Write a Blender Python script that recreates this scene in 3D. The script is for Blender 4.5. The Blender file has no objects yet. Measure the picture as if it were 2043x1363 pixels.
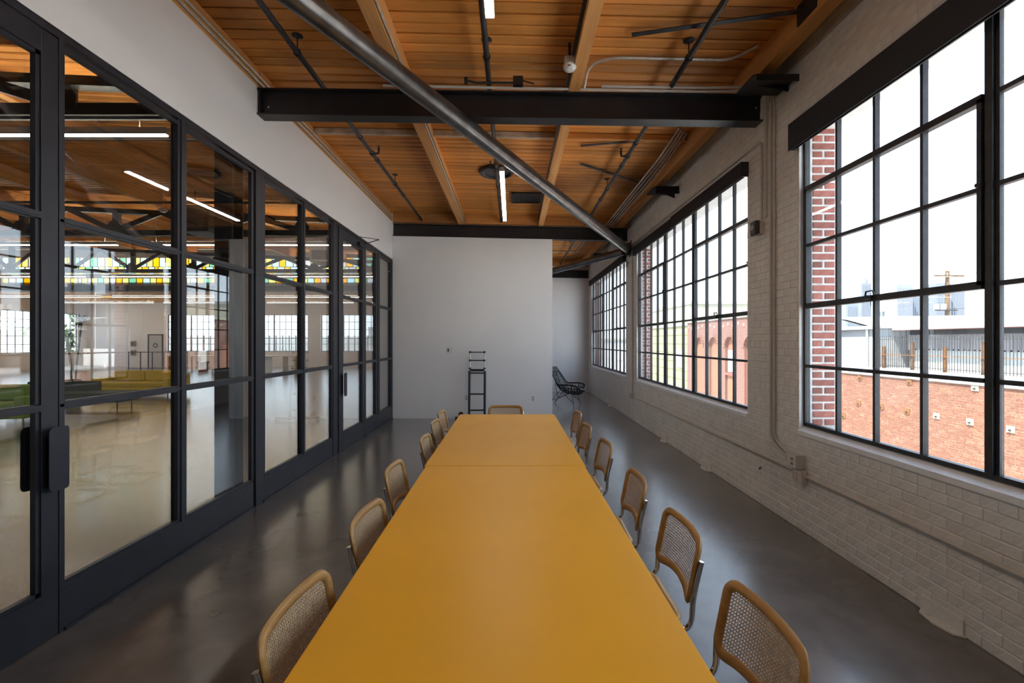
import bpy, math, random
from mathutils import Vector, Matrix, Euler
random.seed(7)
PI = math.pi
SC = bpy.context.scene
COL = SC.collection

# ------------------------------------------------------------------ camera
H = 1.68            # eye height
F = 915.0           # focal length in pixels of the 2043 px wide frame
cam_d = bpy.data.cameras.new('camera')
cam_d.sensor_width = 36.0
cam_d.lens = F * 36.0 / 2043.0
cam_d.clip_start = 0.05
cam_d.clip_end = 2000
cam = bpy.data.objects.new('camera', cam_d)
cam.location = (0, 0, H)
cam.rotation_euler = (PI / 2, 0, 0)
COL.objects.link(cam)
SC.camera = cam

# ------------------------------------------------------------------ world
SKY = 3.5
w = bpy.data.worlds.new('world'); SC.world = w; w.use_nodes = True
nt = w.node_tree; nt.nodes.clear()
out = nt.nodes.new('ShaderNodeOutputWorld')
bg = nt.nodes.new('ShaderNodeBackground')
tc = nt.nodes.new('ShaderNodeTexCoord')
sep = nt.nodes.new('ShaderNodeSeparateXYZ')
ramp = nt.nodes.new('ShaderNodeValToRGB')
ramp.color_ramp.elements[0].position = 0.0
ramp.color_ramp.elements[0].color = (0.42, 0.425, 0.42, 1)
ramp.color_ramp.elements[1].position = 1.0
ramp.color_ramp.elements[1].color = (0.42, 0.55, 0.80, 1)
e = ramp.color_ramp.elements.new(0.49); e.color = (0.42, 0.425, 0.42, 1)
e = ramp.color_ramp.elements.new(0.51); e.color = (0.44, 0.485, 0.535, 1)
e = ramp.color_ramp.elements.new(0.70); e.color = (0.375, 0.46, 0.575, 1)
mm = nt.nodes.new('ShaderNodeMath'); mm.operation = 'MULTIPLY_ADD'
mm.inputs[1].default_value = 0.5; mm.inputs[2].default_value = 0.5
nt.links.new(tc.outputs['Generated'], sep.inputs[0])
nt.links.new(sep.outputs['Z'], mm.inputs[0])
nt.links.new(mm.outputs[0], ramp.inputs[0])
nt.links.new(ramp.outputs[0], bg.inputs['Color'])
bg.inputs['Strength'].default_value = SKY
nt.links.new(bg.outputs[0], out.inputs[0])

sun_d = bpy.data.lights.new('sun', 'SUN')
sun_d.energy = 11.0
sun_d.angle = math.radians(0.6)
sun_d.color = (1.0, 0.95, 0.87)
sun = bpy.data.objects.new('sun', sun_d)
sun.rotation_euler = Vector((0.40, 0.22, -0.95)).to_track_quat('-Z', 'Y').to_euler()
sun.location = (-6, -4, 30)
COL.objects.link(sun)

vs = SC.view_settings
vs.view_transform = 'Standard'; vs.look = 'None'; vs.gamma = 1.0
vs.exposure = 0.95
vs.use_curve_mapping = False
cy = SC.cycles
cy.max_bounces = 10; cy.diffuse_bounces = 5; cy.glossy_bounces = 5
cy.transmission_bounces = 4; cy.transparent_max_bounces = 40
cy.caustics_reflective = False; cy.caustics_refractive = False
cy.sample_clamp_indirect = 6.0
# light portals in the window openings: they give no light, they only tell the sampler where the sky comes in
def portal(loc, sx, sy, d):
    l = bpy.data.lights.new('window_portal', 'AREA'); l.shape = 'RECTANGLE'; l.size = sx; l.size_y = sy
    l.cycles.is_portal = True
    o = bpy.data.objects.new('window_portal', l); o.location = loc
    o.rotation_euler = Vector(d).to_track_quat('-Z', 'Y').to_euler(); COL.objects.link(o)
for k in range(3): portal((2.95, 4.11 - 2.225 + 5.345*k, 2.25), 4.45, 2.7, (-1, 0, 0))

LED = 20.0          # room strip lights
HALL = 15.0         # hall strip lights

# ------------------------------------------------------------------ mesh helpers
class MB:
    def __init__(s): s.v = []; s.f = []
    def add(s, vs_, fs):
        b = len(s.v); s.v += [tuple(p) for p in vs_]; s.f += [tuple(i + b for i in q) for q in fs]; return s
    def box(s, x0, x1, y0, y1, z0, z1):
        return s.add([(x0,y0,z0),(x1,y0,z0),(x1,y1,z0),(x0,y1,z0),(x0,y0,z1),(x1,y0,z1),(x1,y1,z1),(x0,y1,z1)],
                     [(0,3,2,1),(4,5,6,7),(0,1,5,4),(1,2,6,5),(2,3,7,6),(3,0,4,7)])
    def bar(s, p0, p1, w, h, up=(0,0,1)):
        """rectangular bar from p0 to p1, w across, h along up"""
        p0 = Vector(p0); p1 = Vector(p1); d = (p1 - p0).normalized(); u = Vector(up)
        if abs(d.dot(u)) > 0.98: u = Vector((0,1,0)) if abs(d.y) < 0.9 else Vector((1,0,0))
        r = d.cross(u).normalized(); u = r.cross(d).normalized()
        r *= w / 2; u *= h / 2
        vs_ = [p0-r-u, p0+r-u, p0+r+u, p0-r+u, p1-r-u, p1+r-u, p1+r+u, p1-r+u]
        return s.add(vs_, [(0,1,2,3),(7,6,5,4),(0,4,5,1),(1,5,6,2),(2,6,7,3),(3,7,4,0)])
    def cyl(s, p0, p1, r0, r1=None, n=14, caps=True):
        r1 = r0 if r1 is None else r1
        p0 = Vector(p0); p1 = Vector(p1); d = (p1 - p0).normalized()
        a = Vector((0,0,1)) if abs(d.z) < 0.9 else Vector((1,0,0))
        u = d.cross(a).normalized(); v = d.cross(u)
        A = [p0 + (u*math.cos(2*PI*i/n) + v*math.sin(2*PI*i/n))*r0 for i in range(n)]
        B = [p1 + (u*math.cos(2*PI*i/n) + v*math.sin(2*PI*i/n))*r1 for i in range(n)]
        fs = [(i, (i+1) % n, n + (i+1) % n, n + i) for i in range(n)]
        if caps: fs += [tuple(range(n-1, -1, -1)), tuple(range(n, 2*n))]
        return s.add(A + B, fs)
    def sweep(s, pts, ra, rb=None, n=8, closed=False, normals=None, caps=True):
        """sweep an ellipse (ra in-plane, rb along normal) along pts"""
        rb = ra if rb is None else rb
        P = [Vector(p) for p in pts]; m = len(P); rings = []
        prev = None
        for i in range(m):
            if closed: t = (P[(i+1) % m] - P[i-1]).normalized()
            else: t = (P[min(i+1, m-1)] - P[max(i-1, 0)]).normalized()
            if normals: nn = Vector(normals[i])
            else:
                if prev is None:
                    nn = Vector((0,0,1)) if abs(t.z) < 0.9 else Vector((1,0,0))
                else: nn = prev
            nn = (nn - t*nn.dot(t)).normalized(); prev = nn
            b = t.cross(nn)
            rings.append([P[i] + b*(ra*math.cos(2*PI*k/n)) + nn*(rb*math.sin(2*PI*k/n)) for k in range(n)])
        vs_ = [p for r in rings for p in r]; fs = []
        for i in range(m if closed else m-1):
            j = (i+1) % m
            for k in range(n):
                k2 = (k+1) % n
                fs.append((i*n+k, i*n+k2, j*n+k2, j*n+k))
        if not closed and caps:
            fs.append(tuple(range(n-1, -1, -1))); fs.append(tuple(range((m-1)*n, m*n)))
        return s.add(vs_, fs)
    def ribbon(s, pts, side, w):
        P = [Vector(p) for p in pts]; m = len(P); vs_ = []; fs = []
        for i in range(m):
            sd = Vector(side[i] if isinstance(side, list) else side) * (w/2)
            vs_ += [P[i]-sd, P[i]+sd]
        for i in range(m-1): fs.append((2*i, 2*i+1, 2*i+3, 2*i+2))
        return s.add(vs_, fs)
    def prism(s, poly, axis, a, b):
        """poly of 2-tuples extruded along axis 0,1,2 from a to b"""
        def P(q, c):
            if axis == 0: return (c, q[0], q[1])
            if axis == 1: return (q[0], c, q[1])
            return (q[0], q[1], c)
        n = len(poly)
        return s.add([P(q, a) for q in poly] + [P(q, b) for q in poly],
                     [tuple(range(n-1,-1,-1)), tuple(range(n, 2*n))] + [(i, (i+1) % n, n+(i+1) % n, n+i) for i in range(n)])
    def lathe(s, prof, c=(0,0,0), n=24):
        c = Vector(c); m = len(prof); vs_ = []
        for r, z in prof:
            vs_ += [c + Vector((r*math.cos(2*PI*k/n), r*math.sin(2*PI*k/n), z)) for k in range(n)]
        fs = []
        for i in range(m-1):
            for k in range(n):
                fs.append((i*n+k, i*n+(k+1) % n, (i+1)*n+(k+1) % n, (i+1)*n+k))
        fs.append(tuple(range(n-1,-1,-1))); fs.append(tuple(range((m-1)*n, m*n)))
        return s.add(vs_, fs)
    def xf(s, M):
        s.v = [tuple(M @ Vector(p)) for p in s.v]; return s
    def mesh(s, name='mesh', smooth=False):
        me = bpy.data.meshes.new(name); me.from_pydata(s.v, [], s.f)
        import bmesh
        bm = bmesh.new(); bm.from_mesh(me); bmesh.ops.recalc_face_normals(bm, faces=bm.faces); bm.to_mesh(me); bm.free()
        if smooth:
            me.polygons.foreach_set('use_smooth', [True]*len(me.polygons))
            try: me.set_sharp_from_angle(angle=math.radians(40))
            except Exception: pass
        me.update(); return me

def obj(name, mb, mat, parent=None, smooth=False, loc=None, rot=None, bevel=0.0, seg=2, kind=None):
    me = mb if isinstance(mb, bpy.types.Mesh) else mb.mesh(name, smooth)
    if isinstance(mat, str): mat = M[mat]
    if mat and not me.materials: me.materials.append(mat)
    o = bpy.data.objects.new(name, me); COL.objects.link(o)
    if parent is not None: o.parent = parent
    if loc is not None: o.location = loc
    if rot is not None: o.rotation_euler = rot
    if bevel:
        b = o.modifiers.new('bevel', 'BEVEL'); b.width = bevel; b.segments = seg; b.limit_method = 'ANGLE'; b.angle_limit = math.radians(35)
    if kind: o['kind'] = kind
    return o
def thing(name, label, cat, loc=(0,0,0), rotz=0.0, group=None, rot=None):
    o = bpy.data.objects.new(name, None); COL.objects.link(o); o.empty_display_size = 0.1
    o.location = loc; o.rotation_euler = rot if rot else (0, 0, rotz)
    o['label'] = label; o['category'] = cat
    if group: o['group'] = group
    return o
def tag(o, label, cat, group=None):
    o['label'] = label; o['category'] = cat
    if group: o['group'] = group
    return o
def struct(name, mb=None, mat=None, label=None, cat=None, loc=(0,0,0), rot=None, **k):
    if mb is None:
        o = bpy.data.objects.new(name, None); COL.objects.link(o); o.location = loc
        if rot: o.rotation_euler = rot
    else: o = obj(name, mb, mat, loc=loc, rot=rot, **k)
    o['kind'] = 'structure'
    if label: o['label'] = label
    if cat: o['category'] = cat
    return o
def copy_tree(o, parent=None):
    c = o.copy(); COL.objects.link(c)
    if parent is not None: c.parent = parent
    for ch in list(o.children): copy_tree(ch, c)
    return c
def arc(c, r, a0, a1, n, ax='xz'):
    pts = []
    for i in range(n+1):
        a = a0 + (a1-a0)*i/n
        if ax == 'xz': pts.append((c[0]+r*math.cos(a), c[1], c[2]+r*math.sin(a)))
        elif ax == 'yz': pts.append((c[0], c[1]+r*math.cos(a), c[2]+r*math.sin(a)))
        else: pts.append((c[0]+r*math.cos(a), c[1]+r*math.sin(a), c[2]))
    return pts
def fillet(pts, r, n=5):
    """round the corners of a polyline"""
    P = [Vector(p) for p in pts]; o = [P[0]]
    for i in range(1, len(P)-1):
        a, b, c = P[i-1], P[i], P[i+1]
        d1 = (a-b); d2 = (c-b); rr = min(r, d1.length*0.49, d2.length*0.49)
        q0 = b + d1.normalized()*rr; q1 = b + d2.normalized()*rr
        for k in range(n+1):
            t = k/n
            o.append(q0*(1-t)**2 + b*2*t*(1-t) + q1*t*t)
    o.append(P[-1]); return o

# ------------------------------------------------------------------ materials
M = {}
def nodes(name):
    m = bpy.data.materials.new(name); m.use_nodes = True
    n = m.node_tree; p = n.nodes['Principled BSDF']; M[name] = m
    return m, n, p
def N(n, t, **k):
    x = n.nodes.new(t)
    for a, b in k.items(): setattr(x, a, b)
    return x
def simple(name, col, rough=0.5, metal=0.0, spec=0.5, var=0.0, scale=8.0, bump=0.0, bscale=60.0, rnd=0.0, stretch=(1,1,1)):
    """procedural paint / metal: colour with cloudy variation, per-object variation and fine relief"""
    m, n, p = nodes(name)
    p.inputs['Roughness'].default_value = rough; p.inputs['Metallic'].default_value = metal
    p.inputs['Specular IOR Level'].default_value = spec
    tc = N(n, 'ShaderNodeTexCoord'); mp = N(n, 'ShaderNodeMapping'); mp.inputs['Scale'].default_value = stretch
    n.links.new(tc.outputs['Object'], mp.inputs[0])
    no = N(n, 'ShaderNodeTexNoise'); no.inputs['Scale'].default_value = scale; no.inputs['Detail'].default_value = 4
    n.links.new(mp.outputs[0], no.inputs['Vector'])
    mix = N(n, 'ShaderNodeMixRGB'); mix.blend_type = 'MULTIPLY'; mix.inputs[0].default_value = 1.0
    mix.inputs[1].default_value = (*col, 1)
    mr = N(n, 'ShaderNodeMapRange'); mr.inputs[1].default_value = 0.3; mr.inputs[2].default_value = 0.7
    mr.inputs[3].default_value = 1-var; mr.inputs[4].default_value = 1+var*0.6
    n.links.new(no.outputs['Fac'], mr.inputs[0])
    src = mr.outputs[0]
    if rnd:
        oi = N(n, 'ShaderNodeObjectInfo'); r2 = N(n, 'ShaderNodeMapRange')
        r2.inputs[3].default_value = 1-rnd; r2.inputs[4].default_value = 1+rnd
        n.links.new(oi.outputs['Random'], r2.inputs[0])
        mu = N(n, 'ShaderNodeMath', operation='MULTIPLY'); n.links.new(src, mu.inputs[0]); n.links.new(r2.outputs[0], mu.inputs[1]); src = mu.outputs[0]
    n.links.new(src, mix.inputs[2]); n.links.new(mix.outputs[0], p.inputs['Base Color'])
    if bump:
        nb = N(n, 'ShaderNodeTexNoise'); nb.inputs['Scale'].default_value = bscale; nb.inputs['Detail'].default_value = 5
        n.links.new(mp.outputs[0], nb.inputs['Vector'])
        bp = N(n, 'ShaderNodeBump'); bp.inputs['Strength'].default_value = bump; bp.inputs['Distance'].default_value = 0.01
        n.links.new(nb.outputs['Fac'], bp.inputs['Height']); n.links.new(bp.outputs[0], p.inputs['Normal'])
    return m
def wood(name, dark, light, scale=1.0, axis=0, rough=0.55, rnd=0.2, stain=0.0, bump=0.15):
    m, n, p = nodes(name)
    p.inputs['Roughness'].default_value = rough; p.inputs['Specular IOR Level'].default_value = 0.3
    tc = N(n, 'ShaderNodeTexCoord'); mp = N(n, 'ShaderNodeMapping')
    st = [22.0*scale]*3; st[axis] = 1.1*scale; mp.inputs['Scale'].default_value = st
    oi = N(n, 'ShaderNodeObjectInfo')
    ad = N(n, 'ShaderNodeVectorMath', operation='ADD'); cb = N(n, 'ShaderNodeCombineXYZ')
    mu = N(n, 'ShaderNodeMath', operation='MULTIPLY'); mu.inputs[1].default_value = 37.0
    n.links.new(oi.outputs['Random'], mu.inputs[0])
    for i in range(3): n.links.new(mu.outputs[0], cb.inputs[i])
    n.links.new(tc.outputs['Object'], ad.inputs[0]); n.links.new(cb.outputs[0], ad.inputs[1]); n.links.new(ad.outputs[0], mp.inputs[0])
    no = N(n, 'ShaderNodeTexNoise'); no.inputs['Scale'].default_value = 1.0; no.inputs['Detail'].default_value = 6; no.inputs['Roughness'].default_value = 0.65
    n.links.new(mp.outputs[0], no.inputs['Vector'])
    cr = N(n, 'ShaderNodeValToRGB'); cr.color_ramp.elements[0].position = 0.3; cr.color_ramp.elements[1].position = 0.72
    cr.color_ramp.elements[0].color = (*dark, 1); cr.color_ramp.elements[1].color = (*light, 1)
    n.links.new(no.outputs['Fac'], cr.inputs[0])
    hs = N(n, 'ShaderNodeHueSaturation')
    r2 = N(n, 'ShaderNodeMapRange'); r2.inputs[3].default_value = 1-rnd; r2.inputs[4].default_value = 1+rnd
    n.links.new(oi.outputs['Random'], r2.inputs[0]); n.links.new(r2.outputs[0], hs.inputs['Value'])
    n.links.new(cr.outputs[0], hs.inputs['Color'])
    colr = hs.outputs[0]
    if stain:
        geo = N(n, 'ShaderNodeNewGeometry'); ns = N(n, 'ShaderNodeTexNoise'); ns.inputs['Scale'].default_value = 0.55; ns.inputs['Detail'].default_value = 5
        n.links.new(geo.outputs['Position'], ns.inputs['Vector'])
        rs = N(n, 'ShaderNodeMapRange'); rs.inputs[1].default_value = 0.52; rs.inputs[2].default_value = 0.70; rs.inputs[3].default_value = 0; rs.inputs[4].default_value = stain
        n.links.new(ns.outputs['Fac'], rs.inputs[0])
        mx = N(n, 'ShaderNodeMixRGB'); mx.inputs[2].default_value = (dark[0]*0.35, dark[1]*0.3, dark[2]*0.3, 1)
        n.links.new(rs.outputs[0], mx.inputs[0]); n.links.new(colr, mx.inputs[1]); colr = mx.outputs[0]
    n.links.new(colr, p.inputs['Base Color'])
    if bump:
        bp = N(n, 'ShaderNodeBump'); bp.inputs['Strength'].default_value = bump; bp.inputs['Distance'].default_value = 0.004
        n.links.new(no.outputs['Fac'], bp.inputs['Height']); n.links.new(bp.outputs[0], p.inputs['Normal'])
    return m
def glass(name, tint=(1,1,1), gain=1.0, haze=0.0, f0=0.04, dirt=0.0):
    """thin pane: tinted see-through with a Fresnel reflection"""
    m = bpy.data.materials.new(name); m.use_nodes = True; n = m.node_tree; n.nodes.clear(); M[name] = m
    o = N(n, 'ShaderNodeOutputMaterial'); tr = N(n, 'ShaderNodeBsdfTransparent'); tr.inputs[0].default_value = (*tint, 1)
    gl = N(n, 'ShaderNodeBsdfGlossy'); gl.inputs['Roughness'].default_value = 0.0
    lw = N(n, 'ShaderNodeLayerWeight'); lw.inputs['Blend'].default_value = 0.5
    pw = N(n, 'ShaderNodeMath', operation='POWER'); pw.inputs[1].default_value = 5.0
    n.links.new(lw.outputs['Facing'], pw.inputs[0])
    ma = N(n, 'ShaderNodeMath', operation='MULTIPLY_ADD'); ma.inputs[1].default_value = (1-f0)*gain; ma.inputs[2].default_value = f0*gain
    n.links.new(pw.outputs[0], ma.inputs[0])
    mx = N(n, 'ShaderNodeMixShader'); n.links.new(ma.outputs[0], mx.inputs[0]); n.links.new(tr.outputs[0], mx.inputs[1]); n.links.new(gl.outputs[0], mx.inputs[2])
    last = mx.outputs[0]
    if haze:
        df = N(n, 'ShaderNodeBsdfTranslucent'); df.inputs[0].default_value = (*tint, 1)
        m2 = N(n, 'ShaderNodeMixShader'); m2.inputs[0].default_value = haze
        n.links.new(last, m2.inputs[1]); n.links.new(df.outputs[0], m2.inputs[2]); last = m2.outputs[0]
    n.links.new(last, o.inputs[0]); return m
def emit(name, col, strength):
    m = bpy.data.materials.new(name); m.use_nodes = True; n = m.node_tree; n.nodes.clear(); M[name] = m
    o = N(n, 'ShaderNodeOutputMaterial'); em = N(n, 'ShaderNodeEmission'); em.inputs[0].default_value = (*col, 1); em.inputs[1].default_value = strength
    n.links.new(em.outputs[0], o.inputs[0]); return m

simple('white_wall', (0.80, 0.80, 0.81), 0.55, var=0.03, scale=1.2, bump=0.03, bscale=90)
simple('brick_white', (0.76, 0.745, 0.72), 0.5, var=0.10, scale=5, bump=0.5, bscale=38, rnd=0.03)
simple('mortar_white', (0.70, 0.685, 0.66), 0.6, var=0.12, scale=6, bump=0.5, bscale=70)
simple('sill_white', (0.86, 0.87, 0.88), 0.45, var=0.08, scale=9, bump=0.3, bscale=30)
simple('red_brick', (0.30, 0.10, 0.075), 0.8, var=0.25, scale=14, bump=0.5, bscale=60, rnd=0.35)
simple('orange_brick', (0.25, 0.10, 0.056), 0.85, var=0.2, scale=9, bump=0.3, bscale=50, rnd=0.22)
simple('mortar_light', (0.62, 0.60, 0.57), 0.9, var=0.2, scale=12, bump=0.4, bscale=80)
simple('mortar', (0.40, 0.355, 0.30), 0.9, var=0.2, scale=12, bump=0.4, bscale=80)
simple('black_steel', (0.016, 0.015, 0.018), 0.42, var=0.4, scale=5, bump=0.06, bscale=40)
simple('frame_black', (0.026, 0.027, 0.036), 0.42, var=0.2, scale=6, bump=0.03, bscale=120)
simple('window_steel', (0.022, 0.022, 0.026), 0.5, var=0.4, scale=20, bump=0.12, bscale=90)
simple('pipe_black', (0.030, 0.029, 0.031), 0.42, var=0.35, scale=6, bump=0.08, bscale=60)
simple('brace_steel', (0.17, 0.165, 0.165), 0.30, metal=0.85, var=0.35, scale=6, bump=0.04, bscale=40)
simple('galvanised', (0.62, 0.60, 0.57), 0.38, metal=0.5, var=0.2, scale=18)
simple('painted_conduit', (0.58, 0.55, 0.51), 0.5, var=0.08, scale=18)
simple('chrome', (0.62, 0.60, 0.57), 0.14, metal=1.0, var=0.05)
simple('black_plastic', (0.012, 0.012, 0.014), 0.45, var=0.1)
simple('shade_fabric', (0.020, 0.020, 0.026), 0.8, var=0.12, scale=40, bump=0.1, bscale=300)
simple('white_plastic', (0.70, 0.69, 0.67), 0.4, var=0.03)
simple('lens_grey', (0.35, 0.35, 0.35), 0.2)
simple('cream_paint', (0.58, 0.47, 0.36), 0.7, var=0.35, scale=7, bump=0.3, bscale=40)
simple('yellow_top', (0.88, 0.415, 0.018), 0.38, var=0.05, scale=1.6, bump=0.02, bscale=120, spec=0.4)
simple('yellow_edge', (0.52, 0.26, 0.02), 0.5, var=0.05)
simple('chartreuse', (0.66, 0.54, 0.05), 0.85, var=0.12, scale=20, bump=0.2, bscale=200)
simple('green_fabric', (0.26, 0.46, 0.14), 0.85, var=0.12, scale=20, bump=0.2, bscale=200)
simple('teal_fabric', (0.045, 0.075, 0.08), 0.85, var=0.12, scale=20, bump=0.2, bscale=200)
simple('olive_wall', (0.30, 0.30, 0.155), 0.85, var=0.08, scale=1.0)
simple('cream_wall', (0.36, 0.345, 0.26), 0.85, var=0.06, scale=0.6)
simple('white_roof', (0.34, 0.34, 0.335), 0.75, var=0.10, scale=0.8, bump=0.2, bscale=2.0)
simple('white_tarp', (0.27, 0.275, 0.28), 0.8, var=0.10, scale=1.5, bump=0.9, bscale=3.0)
simple('grey_corrugated', (0.34, 0.33, 0.335), 0.7, var=0.15, scale=2)
simple('pale_panel', (0.46, 0.48, 0.45), 0.8, var=0.08, scale=2)
simple('rust', (0.20, 0.09, 0.03), 0.85, var=0.3, scale=8)
simple('fence_iron', (0.05, 0.045, 0.042), 0.7, var=0.3, scale=8)
simple('red_fascia', (0.27, 0.085, 0.065), 0.8, var=0.15, scale=2)
simple('pole_wood', (0.13, 0.08, 0.042), 0.9, var=0.3, scale=5, stretch=(1,1,0.1))
simple('haze_tower', (0.185, 0.20, 0.225), 0.9, var=0.05, scale=0.05)  # distance haze mixed into the base colour of the towers
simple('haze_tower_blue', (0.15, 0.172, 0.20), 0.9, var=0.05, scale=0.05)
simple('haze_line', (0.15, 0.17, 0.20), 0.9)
simple('asphalt', (0.60, 0.58, 0.54), 0.95, var=0.15, scale=0.5)
simple('salmon', (0.30, 0.125, 0.07), 0.8, var=0.06, scale=1)
simple('dark_opening', (0.05, 0.05, 0.055), 0.6)
simple('leaf', (0.07, 0.12, 0.035), 0.5, var=0.3, scale=10)
simple('bark', (0.12, 0.09, 0.06), 0.9, var=0.3, scale=20)
simple('door_grey', (0.50, 0.52, 0.53), 0.5, var=0.03)
simple('sign_blue', (0.03, 0.05, 0.09), 0.5)
simple('hall_grey', (0.42, 0.42, 0.41), 0.6, var=0.05)
wood('deck_wood', (0.60, 0.235, 0.050), (0.76, 0.325, 0.080), 1.0, 0, 0.5, 0.20, stain=0.8, bump=0.0)
wood('purlin_wood', (0.52, 0.23, 0.07), (0.74, 0.39, 0.14), 0.8, 1, 0.6, 0.12)
wood('blocking_wood', (0.48, 0.19, 0.05), (0.66, 0.31, 0.095), 0.8, 0, 0.6, 0.15, stain=0.5)
wood('chair_wood', (0.32, 0.16, 0.045), (0.50, 0.29, 0.10), 1.4, 0, 0.32, 0.06, bump=0.05)
wood('tan_wood', (0.42, 0.28, 0.10), (0.55, 0.38, 0.16), 1.0, 2, 0.5, 0.1)
simple('cane', (0.62, 0.42, 0.23), 0.55, var=0.25, scale=60)
glass('pane', (0.97, 0.985, 0.985))
glass('partition_glass', (0.93, 0.955, 0.95), gain=2.4)
for nm, c in (('amber', (1.0, 0.66, 0.04)), ('lemon', (0.95, 0.90, 0.42)), ('sage', (0.42, 0.68, 0.52)), ('ice', (0.70, 0.90, 0.93)), ('pearl', (0.74, 0.74, 0.74))):
    glass('glass_' + nm, c, haze=0.25)
emit('led_warm', (1.0, 0.93, 0.82), LED)
emit('led_hall_up_added', (1.0, 0.88, 0.70), 30.0)  # added upward glow to brighten the hall ceiling
emit('led_hall', (1.0, 0.88, 0.70), HALL)

# polished concrete
m, n, p = nodes('concrete')
tc = N(n, 'ShaderNodeTexCoord')
n1 = N(n, 'ShaderNodeTexNoise'); n1.inputs['Scale'].default_value = 0.8; n1.inputs['Detail'].default_value = 3; n1.inputs['Roughness'].default_value = 0.5
n2 = N(n, 'ShaderNodeTexNoise'); n2.inputs['Scale'].default_value = 2.6; n2.inputs['Detail'].default_value = 3; n2.inputs['Roughness'].default_value = 0.5
n3 = N(n, 'ShaderNodeTexNoise'); n3.inputs['Scale'].default_value = 14; n3.inputs['Detail'].default_value = 2
for q in (n1, n2, n3): n.links.new(tc.outputs['Object'], q.inputs['Vector'])
cr = N(n, 'ShaderNodeValToRGB'); cr.color_ramp.elements[0].position = 0.36; cr.color_ramp.elements[1].position = 0.66
cr.color_ramp.elements[0].color = (0.070, 0.058, 0.050, 1); cr.color_ramp.elements[1].color = (0.175, 0.155, 0.140, 1)
mxn = N(n, 'ShaderNodeMixRGB'); mxn.inputs[0].default_value = 0.45
n.links.new(n1.outputs['Fac'], mxn.inputs[1]); n.links.new(n2.outputs['Fac'], mxn.inputs[2]); n.links.new(mxn.outputs[0], cr.inputs[0])
mu = N(n, 'ShaderNodeMixRGB'); mu.blend_type = 'MULTIPLY'; mu.inputs[0].default_value = 0.0
n.links.new(cr.outputs[0], mu.inputs[1])
mr3 = N(n, 'ShaderNodeMapRange'); mr3.inputs[1].default_value = 0.3; mr3.inputs[2].default_value = 0.6; mr3.inputs[3].default_value = 0.82; mr3.inputs[4].default_value = 1.06
n.links.new(n3.outputs['Fac'], mr3.inputs[0]); n.links.new(mr3.outputs[0], mu.inputs[2])
n.links.new(mu.outputs[0], p.inputs['Base Color'])
p.inputs['Roughness'].default_value = 0.24
p.inputs['Specular IOR Level'].default_value = 0.7
p.inputs['Coat Weight'].default_value = 0.8; p.inputs['Coat Roughness'].default_value = 0.22
# small brick texture for far facades
def brick_tex(name, c1, c2, mort, scale, rows=0.075):
    m, n, p = nodes(name); p.inputs['Roughness'].default_value = 0.85
    tc = N(n, 'ShaderNodeTexCoord'); mp = N(n, 'ShaderNodeMapping'); mp.inputs['Rotation'].default_value = (PI/2, 0, PI/2)
    sp = N(n, 'ShaderNodeSeparateXYZ'); cb = N(n, 'ShaderNodeCombineXYZ'); ad = N(n, 'ShaderNodeMath', operation='ADD')
    n.links.new(tc.outputs['Object'], sp.inputs[0]); n.links.new(sp.outputs[0], ad.inputs[0]); n.links.new(sp.outputs[1], ad.inputs[1])
    n.links.new(ad.outputs[0], cb.inputs[0]); n.links.new(sp.outputs[2], cb.inputs[1])
    b = N(n, 'ShaderNodeTexBrick'); b.inputs['Color1'].default_value = (*c1, 1); b.inputs['Color2'].default_value = (*c2, 1); b.inputs['Mortar'].default_value = (*mort, 1)
    b.inputs['Scale'].default_value = scale; b.inputs['Mortar Size'].default_value = 0.012; b.inputs['Brick Width'].default_value = 0.21; b.inputs['Row Height'].default_value = rows
    n.links.new(cb.outputs[0], b.inputs['Vector']); n.links.new(b.outputs['Color'], p.inputs['Base Color'])
brick_tex('facade_brick', (0.165, 0.05, 0.035), (0.21, 0.075, 0.05), (0.22, 0.175, 0.145), 1.0)
brick_tex('facade_orange', (0.235, 0.088, 0.048), (0.21, 0.10, 0.065), (0.27, 0.235, 0.20), 1.0)
# ------------------------------------------------------------------ room shell
XR, XL = 2.57, -2.604
SL = 0.0213                      # the roof falls towards the brick wall
def zs(x): return -SL * (x + 2.604)
def sub(parent, name, mb, mat, **k):
    """mb is in world coordinates; parent has no rotation"""
    mb.xf(Matrix.Translation(-Vector(parent.location)))
    return obj(name, mb, mat, parent, **k)
def px(x, y, Y): return Vector(((x-1021.5)/F*Y, Y, H+(681.5-y)/F*Y))      # photo pixel at a known distance

struct('floor', MB().box(-28, 2.9, -2.2, 30.4, -0.2, 0), 'concrete', 'polished grey concrete floor with cloudy stains', 'floor')
# left wall above the glazing, end wall, alcove walls, rear wall
struct('wall_left', MB().prism([(-2.2, 3.47), (10.0, 3.47), (10.0, 4.29), (-2.2, 4.29)], 0, -2.73, XL), 'white_wall', 'smooth white wall band above the black glazed partition', 'wall')
struct('wall_end', MB().prism([(XL, 0), (0.88, 0), (0.88, 3.985+zs(0.88)), (XL, 3.985)], 1, 10.01, 10.15), 'white_wall', 'plain white partition wall at the far end of the table', 'wall')
struct('wall_alcove', MB().prism([(-2.73, 0), (XR+0.02, 0), (XR+0.02, 4.55), (-2.73, 4.55)], 1, 15.36, 15.5), 'white_wall', 'white wall behind the black woven lounge chair', 'wall')
struct('wall_passage', MB().box(-2.73, XL, 10.01, 15.5, 0, 4.5), 'white_wall', 'white side wall of the passage behind the partition', 'wall')
struct('wall_rear', MB().box(-28, 2.9, -2.3, -2.2, 0, 4.7), 'white_wall', 'white wall closing the room opposite the partition wall', 'wall')

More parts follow.
